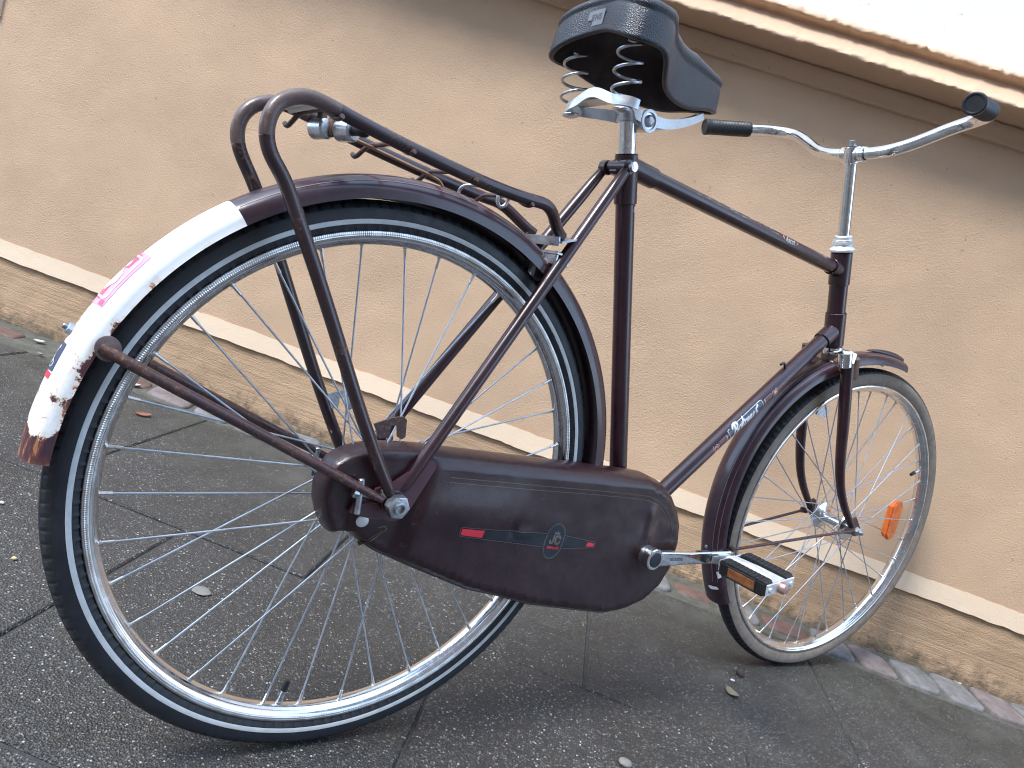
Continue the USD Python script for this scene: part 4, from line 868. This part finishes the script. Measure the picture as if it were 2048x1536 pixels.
# rear plate and the clip's spring barrels
bput('rear_plate', cat(plate(Polygon([(-.050, -.012), (.048, -.010), (.050, .010), (-.046, .014)]).buffer(.002), (-.184, -.004, .4100), (.05, -1, .0), (1, .05, .1), .0022), cyl((-.1855, -.040, .4105), (-.1880, .040, .4095), .0034, 10)), mat_clamp, lc, smooth=False)
bput('spring_barrel', cyl((-.1690, .006, .3935), (-.1610, -.014, .3960), .0110, 24, .002), mat_oldchrome, lc)
bput('spring_barrel', cyl((-.1480, -.010, .3985), (-.1380, -.031, .4010), .0115, 24, .002), mat_oldchrome, lc)
bput('clip_arm', cat(rbox((-.1665, -.004, .4010), (.0035, .0070, .0110), .001), rbox((-.156, -.010, .4010), (.003, .006, .0120), .001), cyl((-.171, .010, .392), (-.136, -.034, .4015), .0045, 12)), mat_rustmetal, lc, smooth=False)
bput('rubber_knob', lathe([(0, 0), (0, .0055), (.008, .0058), (.012, .0075), (.017, .0075), (.020, .0055), (.021, 0)], (-.1385, -.031, .4010), (.35, -.93, .1), 20), mat_black, lc)
# brackets to the seat stays
bput('carrier_bracket', cat(plate(Polygon([(-.050, -.010), (-.046, .016), (-.010, .030), (.040, .026), (.048, -.008)]).buffer(.002), (.172, .002, .3655), (.0, -1, 0), (.93, 0, .36), .0025), plate(Polygon([(-.006, -.045), (.006, -.045), (.006, .045), (-.006, .045)]), (.160, 0, .3640), (.3, 0, -1), (0, 1, 0), .0022)), mat_nut, lc, smooth=False)
bput('carrier_bracket', cat(rbox((.1795, -.002, .3500), (.0130, .0370, .0022), .001), rbox((.170, -.002, .3430), (.0022, .036, .0085), .001), rbox((.1905, -.014, .3430), (.0022, .024, .007), .001), rbox((.181, .016, .3285), (.010, .008, .017), .003)), mat_nut, lc, smooth=False, label='folded grey mudguard bridge between the seat stays')

# ---- chain case
outline = Polygon([(-.036, -.048), (-.062, -.050), (-.075, -.032), (-.0845, -.010), (-.087, .008), (-.085, .026), (-.078, .040), (-.064, .051), (-.046, .0585), (-.025, .0635), (.018, .0665), (.038, .067), (.243, .0665), (.391, .0665), (.458, .0645), (.491, .0565), (.520, .0405), (.544, .017), (.560, -.007), (.571, -.042), (.571, -.082), (.555, -.122), (.521, -.151), (.479, -.166), (.434, -.171), (.352, -.161), (.271, -.150), (.209, -.135), (.153, -.124), (.065, -.094), (-.003, -.069), (-.022, -.058)])
outline = outline.buffer(.006).buffer(-.012).buffer(.006)
def case_y(x, zz, off=0.0):
    x, zz = np.asarray(x, float), np.asarray(zz, float)
    d = sdist(spoints(np.stack([x.ravel(), zz.ravel()], 1)), outline.exterior).reshape(x.shape)
    q = np.clip(d / .013, 0, 1); y = -.030 - .033 * np.sqrt(1 - (1 - q) ** 2)
    sm = lambda a, b, t: (lambda u: u * u * (3 - 2 * u))(np.clip((t - a) / (b - a), 0, 1))
    # the rear end sits lower behind the stay and axle, the front panel stands proud
    rise = sm(.018, .052, x - .10 * (zz + .01)) * q
    y = y + .0075 * (1 - rise) * q - .002 * rise
    y = y - .004 * rise * np.exp(-((zz + .010) / .03) ** 2) * (1 - sm(.15, .34, x))
    y = y - .0022 * np.exp(-(((x - .215) / .017) ** 2 + ((zz + .034) / .008) ** 2)) + .0035 * np.exp(-(((x - .196) / .006) ** 2 + ((zz + .030) / .010) ** 2))
    y = y - .006 * np.exp(-(((x - BB[0]) / .028) ** 2 + ((zz - BB[2] - .004) / .028) ** 2)) - .004 * np.exp(-(((x - BB[0] + .006) / .010) ** 2)) * sm(-.05, -.03, zz) * (1 - sm(.0, .03, zz))
    y = y - .006 * np.exp(-(((x + .028) / .016) ** 2 + ((zz + .028) / .018) ** 2)) + .004 * np.exp(-(((x + .047) / .006) ** 2 + ((zz + .035) / .02) ** 2))
    y = y + .0016 * (meshkit.fbm(np.stack([x * 16, zz * 16, x * 0], -1), 3, 8) - .5) * q * 2
    return y - off
def case_mesh():
    step = .0048; x0, z0, x1, z1 = outline.bounds
    gx, gz = np.meshgrid(np.arange(x0, x1, step), np.arange(z0, z1, step)); gx = gx + (np.arange(gx.shape[0]) % 2)[:, None] * step / 2
    P = [np.stack([gx.ravel(), gz.ravel()], 1)]
    P[0] = P[0][contains_xy(outline.buffer(-.0125), P[0][:, 0], P[0][:, 1])]
    ex = []
    for dd_ in (0, .0006, .0018, .0036, .006, .009):
        b = outline.buffer(-dd_); ls = b.exterior if b.geom_type == 'Polygon' else b.geoms[0].exterior
        nn = 360; ex.append(np.array([ls.interpolate(k / nn, normalized=True).coords[0] for k in range(nn)]))
    pts = np.vstack([np.vstack(ex), P[0]]); T = Delaunay(pts).simplices
    c = pts[T].mean(1); T = T[contains_xy(outline.buffer(1e-5), c[:, 0], c[:, 1])]
    e1, e2 = pts[T[:, 1]] - pts[T[:, 0]], pts[T[:, 2]] - pts[T[:, 0]]; ar = e1[:, 0] * e2[:, 1] - e1[:, 1] * e2[:, 0]
    T = np.where(ar[:, None] < 0, T[:, [0, 2, 1]], T)
    y = case_y(pts[:, 0], pts[:, 1]); V = np.stack([pts[:, 0], y, pts[:, 1]], 1)
    # side wall and back
    nn = 360; rim = np.vstack([V[:nn], V[:nn] * [1, 0, 1] + [0, -.024, 0]]); b0 = len(V)
    k = np.arange(nn); kk = (k + 1) % nn
    V = np.vstack([V, rim, [[.25, -.024, -.05]]]); ccw = outline.exterior.is_ccw
    q = np.vstack([np.stack([b0 + k, b0 + kk, b0 + nn + kk], 1), np.stack([b0 + k, b0 + nn + kk, b0 + nn + k], 1), np.stack([b0 + nn + k, b0 + nn + kk, np.full(nn, len(V) - 1)], 1)])
    return V, np.vstack([T, q])
case = group('chain_case', 'dark maroon leathercloth chain case with red and black emblem')
bput('case_cover', case_mesh(), mat_case, case, smooth=50)
on_case = lambda off: (lambda a, b: np.stack([a, case_y(a, b, off), b], -1))
# stitched bead along the lower edge
lowpts = [p for p in [outline.buffer(-.0035).exterior.interpolate(k / 400, normalized=True).coords[0] for k in range(400)]]
lp = np.array(lowpts); a_ = np.arctan2(lp[:, 1] + .05, lp[:, 0] - .25)
keep = np.array([(x, zz) for x, zz in lp if (zz < -.06 and x > -.02) ]); keep = keep[np.argsort(keep[:, 0])]
bead = np.array([(x, case_y(np.array([x]), np.array([zz]))[0] - .0006, zz) for x, zz in keep if x < .55])
bput('seam_bead', tube(bead[::2], .0016, 8), mat_case, case, smooth=True)
for dd_, w_ in ((.030, .00045), (.0365, .00045)):
    ring_ = outline.buffer(-dd_).exterior; ln = ring_.buffer(w_).intersection(sbox(.075, -.02, .60, .08))
    bput('pinstripe', flat_decal(ln, on_case(.0005), .006), mat_gold, case, smooth=False)
# emblem: long tapered bar with red ends and an oval
cx, cz, tilt = .2775, -.0440, -.062
em = lambda g: affinity.translate(affinity.rotate(g, math.degrees(tilt), origin=(0, 0)), cx, cz)
def px(a, b): return (a, b)
barl = Polygon([(-.168, .0045), (-.166, -.0045), (-.015, -.0085), (.015, -.0085), (.083, -.0020), (.083, .0035), (.015, .0085), (-.015, .0085)])
oval = affinity.scale(Point(0, 0).buffer(1, 32), .0185, .0260)
bput('emblem_outline', flat_decal(em(union_all([barl.buffer(.0022), oval.buffer(.0016)]).difference(union_all([barl.buffer(.0015), oval.buffer(.0009)]))), on_case(.0007), .004), mat_greyline, case, smooth=False)
bput('emblem', flat_decal(em(union_all([barl, oval])), on_case(.0006), .004), mat_blackprint, case, smooth=False)
bput('emblem_outline', flat_decal(em(oval.difference(oval.buffer(-.0006)).union(wide(LineString([(-.0165, -.0085), (-.0165, .0085)]), .0004, .0004)).union(LineString([(.0165, -.0085), (.0165, .0085)]).buffer(.0004))), on_case(.0009), .004), mat_greyline, case, smooth=False)
bput('emblem_end', flat_decal(em(Polygon([(-.168, .0045), (-.1665, -.0045), (-.131, -.0055), (-.131, .0052)])), on_case(.0010), .004), mat_red, case, smooth=False, label='red left tip of the emblem')
bput('emblem_end', flat_decal(em(Polygon([(.068, .0042), (.066, -.0030), (.083, -.0018), (.083, .0030)])), on_case(.0010), .004), mat_red, case, smooth=False, label='red right tip of the emblem')
jc = text_poly('JC', .0125).buffer(.0006); jx0, jz0, jx1, jz1 = jc.bounds
jc = affinity.translate(affinity.scale(jc, .022 / (jx1 - jx0), 1, origin=(jx0, 0)), -.0100 - jx0, -.0060 - jz0 + .0012)
bars = union_all([sbox(-.05, -.03 + .0016 * k, .05, -.03 + .0016 * k + .0010) for k in range(40)])
bput('lettering', flat_decal(em(jc.intersection(bars)), on_case(.0011), .003), mat_tanprint, case, smooth=False)
ic = text_poly('intercycle', .0045); i0, _, i1, _ = ic.bounds
ic = affinity.translate(affinity.scale(ic, .023 / (i1 - i0), 1, origin=(i0, 0)), -.0105 - i0, -.0118)
bput('lettering', flat_decal(em(ic), on_case(.0011), .0015), mat_red, case, smooth=False)
crown_ = union_all([Polygon([(-.003, .0105), (.006, .0105), (.007, .015), (.0045, .013), (.0025, .017), (.0005, .013), (-.004, .015)])])
bput('emblem_mark', flat_decal(em(crown_), on_case(.0010), .002), mat_greyline, case, smooth=False)
bput('rivet', lathe([(0, .0075), (.001, .0078), (.002, .0065), (.0028, .003), (.0028, 0)], (-.0300, case_y(np.array([-.030]), np.array([-.027]))[0] + .0008, -.0270), (-.15, -1, -.1), 20), mat_clamp, case)
flap = LineString([(-.004, -.036), (.004, -.034), (.008, -.038), (-.020, -.062)])
bput('flap_seam', flat_decal(flap.buffer(.0007).union(LineString([(.002, -.040), (-.022, -.058)]).buffer(.0004)), on_case(.0008), .002), mat_gold, case, smooth=False)

# ---- crank and pedal
crank = group('crank', 'chrome right crank arm pointing forwards')
A0, A1 = np.array([.479, -.0820, -.061]), np.array([.660, -.0930, -.053])
bput('spindle_boss', lathe([(0, .0168), (.018, .0165), (.0185, .0155)], (.479, -.060, -.061), (0, -1, 0), 32), mat_black if False else mat_nut, crank)
def disc(c, r, y0, y1, n=22): 
    a = np.arange(n) * 2 * PI / n; return np.vstack([np.stack([c[0] + rr * np.cos(a), np.full(n, y), c[2] + rr * np.sin(a)], 1) for y, rr in ((y0, r - .0015), (y0 - .0015, r), (y1 + .0015, r), (y1, r - .0015))])
eye0 = disc(A0, .0178, -.0765, -.0915)
arm1 = hull(np.vstack([disc(A0 + (.008, 0, 0), .0128, -.0790, -.0900), disc(np.array([.565, 0, -.0580]), .0103, -.0815, -.0925)]))
arm2 = hull(np.vstack([disc(np.array([.565, 0, -.0580]), .0103, -.0815, -.0925), disc(np.array([.620, 0, -.0545]), .0108, -.0850, -.0960)]))
arm3 = hull(np.vstack([disc(np.array([.620, 0, -.0545]), .0108, -.0850, -.0960), disc(A1, .0125, -.0880, -.1010)]))
bput('arm', cat(hull(eye0), arm1, arm2, arm3), mat_chrome, crank, smooth=35)
bput('dust_cap', lathe([(0, .0125), (.0012, .0125), (.0020, .0115), (.0020, 0)], (.479, -.0912, -.061), (0, -1, 0), 28), mat_grip, crank)
kl = text_poly('KLASSE', .0050, bold=True); k0, _, k1, _ = kl.bounds
d_ = (np.array([.565, -.058]) - np.array([.487, -.061])); ca = math.atan2(d_[1], d_[0])
def on_arm(a, b):
    c, s = math.cos(ca), math.sin(ca); x = .515 + a * c - b * s; zz = -.0624 + a * s + b * c
    return np.stack([x, np.full_like(x, 0) - .0906 - (x - .487) * (.0925 - .09) / .078 - .0003, zz], -1)
bput('lettering', flat_decal(affinity.scale(kl, .030 / (k1 - k0), 1, origin=(0, 0)), on_arm, .002), mat_greyline, crank, smooth=False)

pedal = group('pedal', 'block pedal with black rubbers and amber reflector')
ta = math.radians(11); PR = np.stack([(math.cos(ta), 0, math.sin(ta)), (0, -1, 0), (math.sin(ta), 0, -math.cos(ta))], 1)   # columns: forward, outward, down
PC = np.array([.660, -.155, -.056])
def PL(v): return PC + np.asarray(v) @ PR.T
for s in (-1, 1):
    body = hull(np.vstack([np.array([(s * .0275 + a * hx, o, b * hz) for a in (-1, 1) for b in (-1, 1)]) for o, hx, hz in ((-.046, .0085, .0105), (-.042, .0105, .0125), (.041, .0105, .0125), (.046, .0080, .0100))]))
    ribs = [rbox((s * .0275, -.036 + .008 * k, -.0125), (.0095, .0026, .0012), .0006) for k in range(10)]
    ribs += [rbox((s * .0380, o, 0), (.0010, .0014, .0095), .0004) for o in list(np.arange(-.041, -.029, .0036)) + list(np.arange(.031, .043, .0036))]
    bput('rubber_block', cat(body, *ribs), mat_black, pedal, smooth=False, fn=PL)
    bput('reflector', rbox((s * .0384, .000, .0005), (.0018, .0265, .0078), .0008), mat_amber, pedal, smooth=False, fn=PL)
    bput('reflector_frame', cat(rbox((s * .0388, 0, -.0090), (.0016, .029, .0010), .0004), rbox((s * .0388, 0, .0095), (.0016, .029, .0010), .0004), rbox((s * .0388, -.0282, 0), (.0016, .001, .0090), .0004), rbox((s * .0388, .0282, 0), (.0016, .001, .0090), .0004)), mat_black, pedal, smooth=False, fn=PL)
top = hull([(-.0060, -.05, -.0100), (.0060, -.05, -.0100), (-.0075, -.05, -.0060), (.0075, -.05, -.0060), (-.0150, .045, -.0090), (.0150, .045, -.0090), (-.0160, .045, -.0050), (.0160, .045, -.0050), (-.005, .0, -.0135), (.005, .0, -.0135)])
bput('centre_plate', cat(top, cyl((0, -.060, 0), (0, .05, 0), .0085, 20)), mat_clamp, pedal, smooth=35, fn=PL)
bput('end_plate', cat(rbox((0, .0475, 0), (.036, .0016, .0095), .001), rbox((0, -.0475, 0), (.034, .0016, .0095), .001), cyl((-.0275, .048, 0), (-.0275, .0515, 0), .0042, 14), cyl((.0275, .048, 0), (.0275, .0515, 0), .0042, 14)), mat_clamp, pedal, smooth=35, fn=PL)
bput('axle_cap', lathe([(0, .0092), (.006, .0098), (.0085, .0092), (.0115, .0075), (.0125, 0)], (0, .048, 0), (0, 1, 0), 24), simple('rusty_axle_cap', (0.42, 0.28, 0.25), 0.4, 0.8, vary=0.3), pedal, fn=PL)

# ---- tube decals
def on_tube(p0, p1, r, side=(0, -1, 0), off=.0003):
    p0, A = np.asarray(p0, float), unit(np.asarray(p1, float) - p0); n0 = unit(np.asarray(side, float) - A * (np.asarray(side, float) @ A)); up = np.cross(A, n0)
    if up[2] < 0 and abs(up[2]) > .05: up = -up
    def f(a, b):
        a, b = np.asarray(a, float), np.asarray(b, float); th = b / r
        return p0 + a[..., None] * A + (r + off) * (np.cos(th)[..., None] * n0 + np.sin(th)[..., None] * up)
    return f
decal = group('frame_decals', 'pale brand lettering and salmon emblems on the tubes')
c1, c2 = np.array([.6575, 0, .1173]), np.array([.7816, 0, .2444])
base = np.array([.9177, 0, .3794]) - dd * (np.linalg.norm(np.array([.9177, 0, .3794]) - c1))
dt = lambda off=.0003: on_tube(base, base + dd, .0146, (0, -1, 0), off)
Ld = np.linalg.norm(c2 - c1)
# script lettering drawn as pen strokes on a unit x-height grid
def arc(cx, cy, rx, ry, a0, a1, n=14): return [(cx + rx * math.cos(math.radians(a)), cy + ry * math.sin(math.radians(a))) for a in np.linspace(a0, a1, n)]
let = []
let += [[(0.15, 0), (0.35, 1.9)], arc(.35, 1.45, .55, .45, 110, -80), arc(.3, .5, .72, .5, 85, -95), [(-.25, 1.5), (0, 1.85), (.35, 1.9)], [(.15, 0), (.3, 0)]]
def bowl_a(x): return [arc(x + .4, .5, .36, .5, 30, 330), [(x + .78, 1.0), (x + .74, .12), (x + .95, .0)]]
let += bowl_a(1.15) + [[(2.25, 1.75), (2.15, .15), (2.4, .0)], [(1.95, 1.15), (2.6, 1.15)]] + bowl_a(2.6) + [[(3.6, 1.0), (3.75, .05), (4.05, 1.0)]] + [[(4.3, 1.0), (4.3, .2), (4.5, 0), (4.75, .2), (4.85, 1.0), (4.85, .1), (5.05, 0)]] + [[(5.9, 1.45), (5.5, 1.2), (5.45, .8), (5.85, .55), (5.8, .05), (5.3, 0)]]
sc = .0735 / 6.1; scr = affinity.affine_transform(strokes(let, .36), [sc, sc * .35, 0, sc, 0, 0])
mid = Ld / 2
bput('lettering', flat_decal(affinity.translate(scr, mid - .041, -.0105), dt(.0006), .0022), mat_white, decal, smooth=False)
bput('panel', flat_decal(sbox(mid - .050, -.0115, mid + .050, .0105), dt(.0002), .005), simple('blue_black_print', (0.05, 0.075, 0.12), 0.35), decal, smooth=False)
def ln2(p, w=.0007): return LineString(p).buffer(w, cap_style=2)
fr2 = union_all([ln2([(mid - .050, -.0120), (mid - .050, .009), (mid - .047, .0105), (mid - .044, .0105)]), ln2([(mid - .028, .0105), (mid + .046, .0105), (mid + .050, .009), (mid + .050, -.012)]), ln2([(mid - .057, -.0125), (mid - .057, .006)], .0009), ln2([(mid + .057, -.0125), (mid + .057, .006)], .0009)])
bput('decal_frame', flat_decal(fr2, dt(.0006), .003), mat_offwhite, decal, smooth=False)
for s in (-1, 1):
    o = mid + s * Ld / 2
    ls = union_all([ln2([(mid + s * .058, q), (o - s * .012, q)], .00035) for q in (.006, .0, -.003, -.006)] + [ln2([(o + s * .010, q), (o + s * (.034 + .004 * k), q)], .0003) for k, q in enumerate((.002, -.001, -.004))])
    bput('decal_lines', flat_decal(ls, dt(.0004), .004), mat_pink, decal, smooth=False)
    bput('decal_roundel', flat_decal(Point(o, -.0008).buffer(.0062), dt(.0005), .002), mat_pink, decal, smooth=False)
    bput('decal_roundel_mark', flat_decal(union_all([Polygon([(o - .0028, -.003), (o + .0005, -.001), (o + .0005, .003), (o - .002, .0015)]), Polygon([(o + .001, -.0035), (o + .003, .0), (o + .0015, .002)])]), dt(.0008), .0015), mat_blackprint if s < 0 else mat_white, decal, smooth=False)
    rg = Point(o, -.0008).buffer(.0088).difference(Point(o, -.0008).buffer(.0082)); bput('decal_ring', flat_decal(rg.difference(sbox(o - .003, -.02, o + .003, .02)), dt(.0004), .002), mat_offwhite, decal, smooth=False)
tt = lambda off=.0003: on_tube((.276, 0, .5076), (.893, 0, .5079), .0129, (0, -1, .45), off)
asc = text_poly('Ascot', .0095, shear=.25); q0_, _, q1_, _ = asc.bounds
bput('lettering', flat_decal(affinity.translate(affinity.scale(asc, .031 / (q1_ - q0_), 1, origin=(0, 0)), .4025, -.005), tt(.0005), .002), mat_offwhite, decal, smooth=False, label='worn white lettering on the top tube')
bput('decal_tip', flat_decal(Polygon([(.393, .001), (.399, .006), (.399, -.004)]), tt(.0003), .003), mat_pink, decal, smooth=False)
bput('decal_tip', flat_decal(Polygon([(.438, -.004), (.445, .002), (.440, .003)]), tt(.0003), .003), mat_pink, decal, smooth=False)
rs = np.random.default_rng(3); wear = []
for k in range(34):
    a = .13 + .25 * rs.random() ; b = .004 + .0015 * rs.normal(); wear.append(sbox(a, b, a + rs.uniform(.001, .012), b + rs.uniform(.0002, .0007)))
bput('scratches', flat_decal(union_all(wear), tt(.0002), .004), mat_offwhite, decal, smooth=False, kind='stuff')
stp = on_tube(ST0, ST1, .0143, (.25, -.97, 0), .0004)
Ls = np.linalg.norm(ST1 - ST0)
bb_ = affinity.rotate(text_poly('b', .0085), 90, origin=(0, 0)); 
# the letter stands upright when seen from the side: along the tube is up
def stf(off): 
    f = on_tube(ST0, ST1, .0143, (.62, -.78, 0), off); return lambda a, b: f(Ls - .030 + np.asarray(b), -np.asarray(a))
bput('roundel', flat_decal(Point(0, .003).buffer(.006), stf(.0003), .002), mat_red, decal, smooth=False)
bput('lettering', flat_decal(affinity.translate(text_poly('b', .0105), -.0030, -.0015), stf(.0006), .0015), mat_white, decal, smooth=False)
# light lining on the right seat stay
bput('lining', flat_decal(sbox(.06, -.0006, .43, .0006), on_tube((.262, -.0245, .499), (.012, -.0605, .014), .0086, (.5, -.8, .3), .0004), .006), mat_line, decal, smooth=False)

# ---- pump peg on the down tube
up = np.cross(dd, (0, 1, 0)); up = up if up[2] > 0 else -up
pp = np.array([.9177, 0, .3794]) - dd * .135 + up * .0140
bput('pump_peg', tube(fillet([pp, pp + up * .013, pp + up * .015 - dd * .010], .004), .0026, 10), mat_paint, smooth=True)

# ================================================================ SMALL THINGS ON THE PAVEMENT
def pebble(name, x, y, r, flat, mat, label, cat_, seed):
    m = trimesh.creation.icosphere(2, 1.0); v = np.asarray(m.vertices).copy(); v *= 1 + .5 * (meshkit.fbm(v * 1.4 + seed, 3, seed) - .5)[:, None]
    v = v * r * np.array([1, .75, flat]); v[:, 2] -= v[:, 2].min() + .0008
    return tag(put(name, (v + [x, y, 0], np.asarray(m.faces)), mat, smooth=True), label, cat_)
mat_pale = simple('pale_pebble', (0.16, 0.155, 0.15), 0.7, vary=0.2, bump=.0006)
mat_chip = simple('white_chip', (0.42, 0.44, 0.46), 0.6)
def leaf(name, x, y, L, w, ang, mat, label, cat_, curl=.004):
    t = np.linspace(-1, 1, 13); V, F = [], []
    for a in t:
        hw = w / 2 * (1 - a * a) ** .7 + .0003
        for s in (-1, 0, 1): V.append((a * L / 2, s * hw, .0025 + curl * a * a + .0018 * abs(s)))
    for i in range(12):
        for k in (0, 1): a = i * 3 + k; F.append((a, a + 3, a + 4, a + 1))
    V = np.array(V); c, s = math.cos(ang), math.sin(ang)
    V = V @ np.array([[c, s, 0], [-s, c, 0], [0, 0, 1]]) + [x, y, 0]
    n = len(V); F = np.array(F); V2 = np.vstack([V, V - [0, 0, .0008]]); F2 = np.vstack([F, F[:, ::-1] + n])
    return tag(put(name, (V2, F2), mat, smooth=False), label, cat_)
mat_leaf = simple('red_brown_leaf', (0.22, 0.08, 0.05), 0.7, vary=0.3)
mat_leaf2 = simple('grey_brown_leaf', (0.17, 0.15, 0.10), 0.75, vary=0.3)
pebble('pebble', -.284, .208, .016, .16, mat_pale, 'flat pale grey stone seen through the lower left of the rear wheel', 'pebble', 1)
pebble('pebble', -.678, .228, .0045, .6, mat_chip, 'small white pebble at the far left edge, left of the rear tyre', 'pebble', 2)
pebble('pebble', -.539, .106, .0045, .6, simple('yellow_pebble', (0.45, 0.36, 0.2), .6), 'small yellowish pebble left of the rear tyre near the slab joint', 'pebble', 3)
pebble('pebble', .448, .201, .011, .5, mat_pale, 'pale pebble at the bottom edge below the chain case', 'pebble', 4)
pebble('pebble', .691, .604, .005, .5, mat_chip, 'tiny white pebble left of the front tyre', 'pebble', 5)
leaf('white_scrap', -1.318, 1.02, .030, .018, .5, mat_chip, 'crumpled white scrap by the wall foot above the tail of the rear mudguard', 'scrap', .002)
leaf('white_scrap', -1.235, .93, .024, .012, -.2, mat_pale, 'small pale scrap just left of the white mudguard tail', 'scrap', .002)
leaf('white_scrap', -.968, .966, .030, .018, .3, mat_chip, 'bluish white scrap on the edging seen between rear tyre and mudguard stay', 'scrap', .003)
leaf('white_scrap', -.575, .925, .055, .012, -.15, mat_chip, 'long narrow white scrap in the edging joint below the mudguard stays', 'scrap', .001)
leaf('fallen_leaf', -.818, .793, .042, .020, .55, mat_leaf, 'small reddish brown leaf on the slab seen through the rear wheel', 'leaf')
leaf('fallen_leaf', .679, .548, .032, .022, -.9, mat_leaf2, 'dry grey brown leaf on the slab in front of the front tyre', 'leaf')
leaf('fallen_leaf', .712, .641, .020, .018, .2, simple('dark_leaf', (0.03, 0.015, 0.02), .7), 'dark purple scrap of leaf beside the front tyre', 'leaf')
leaf('fallen_leaf', 1.379, 1.058, .020, .009, -.2, simple('straw_leaf', (0.45, 0.38, 0.27), .7), 'straw coloured leaf bit on the setts right of the front wheel', 'leaf')
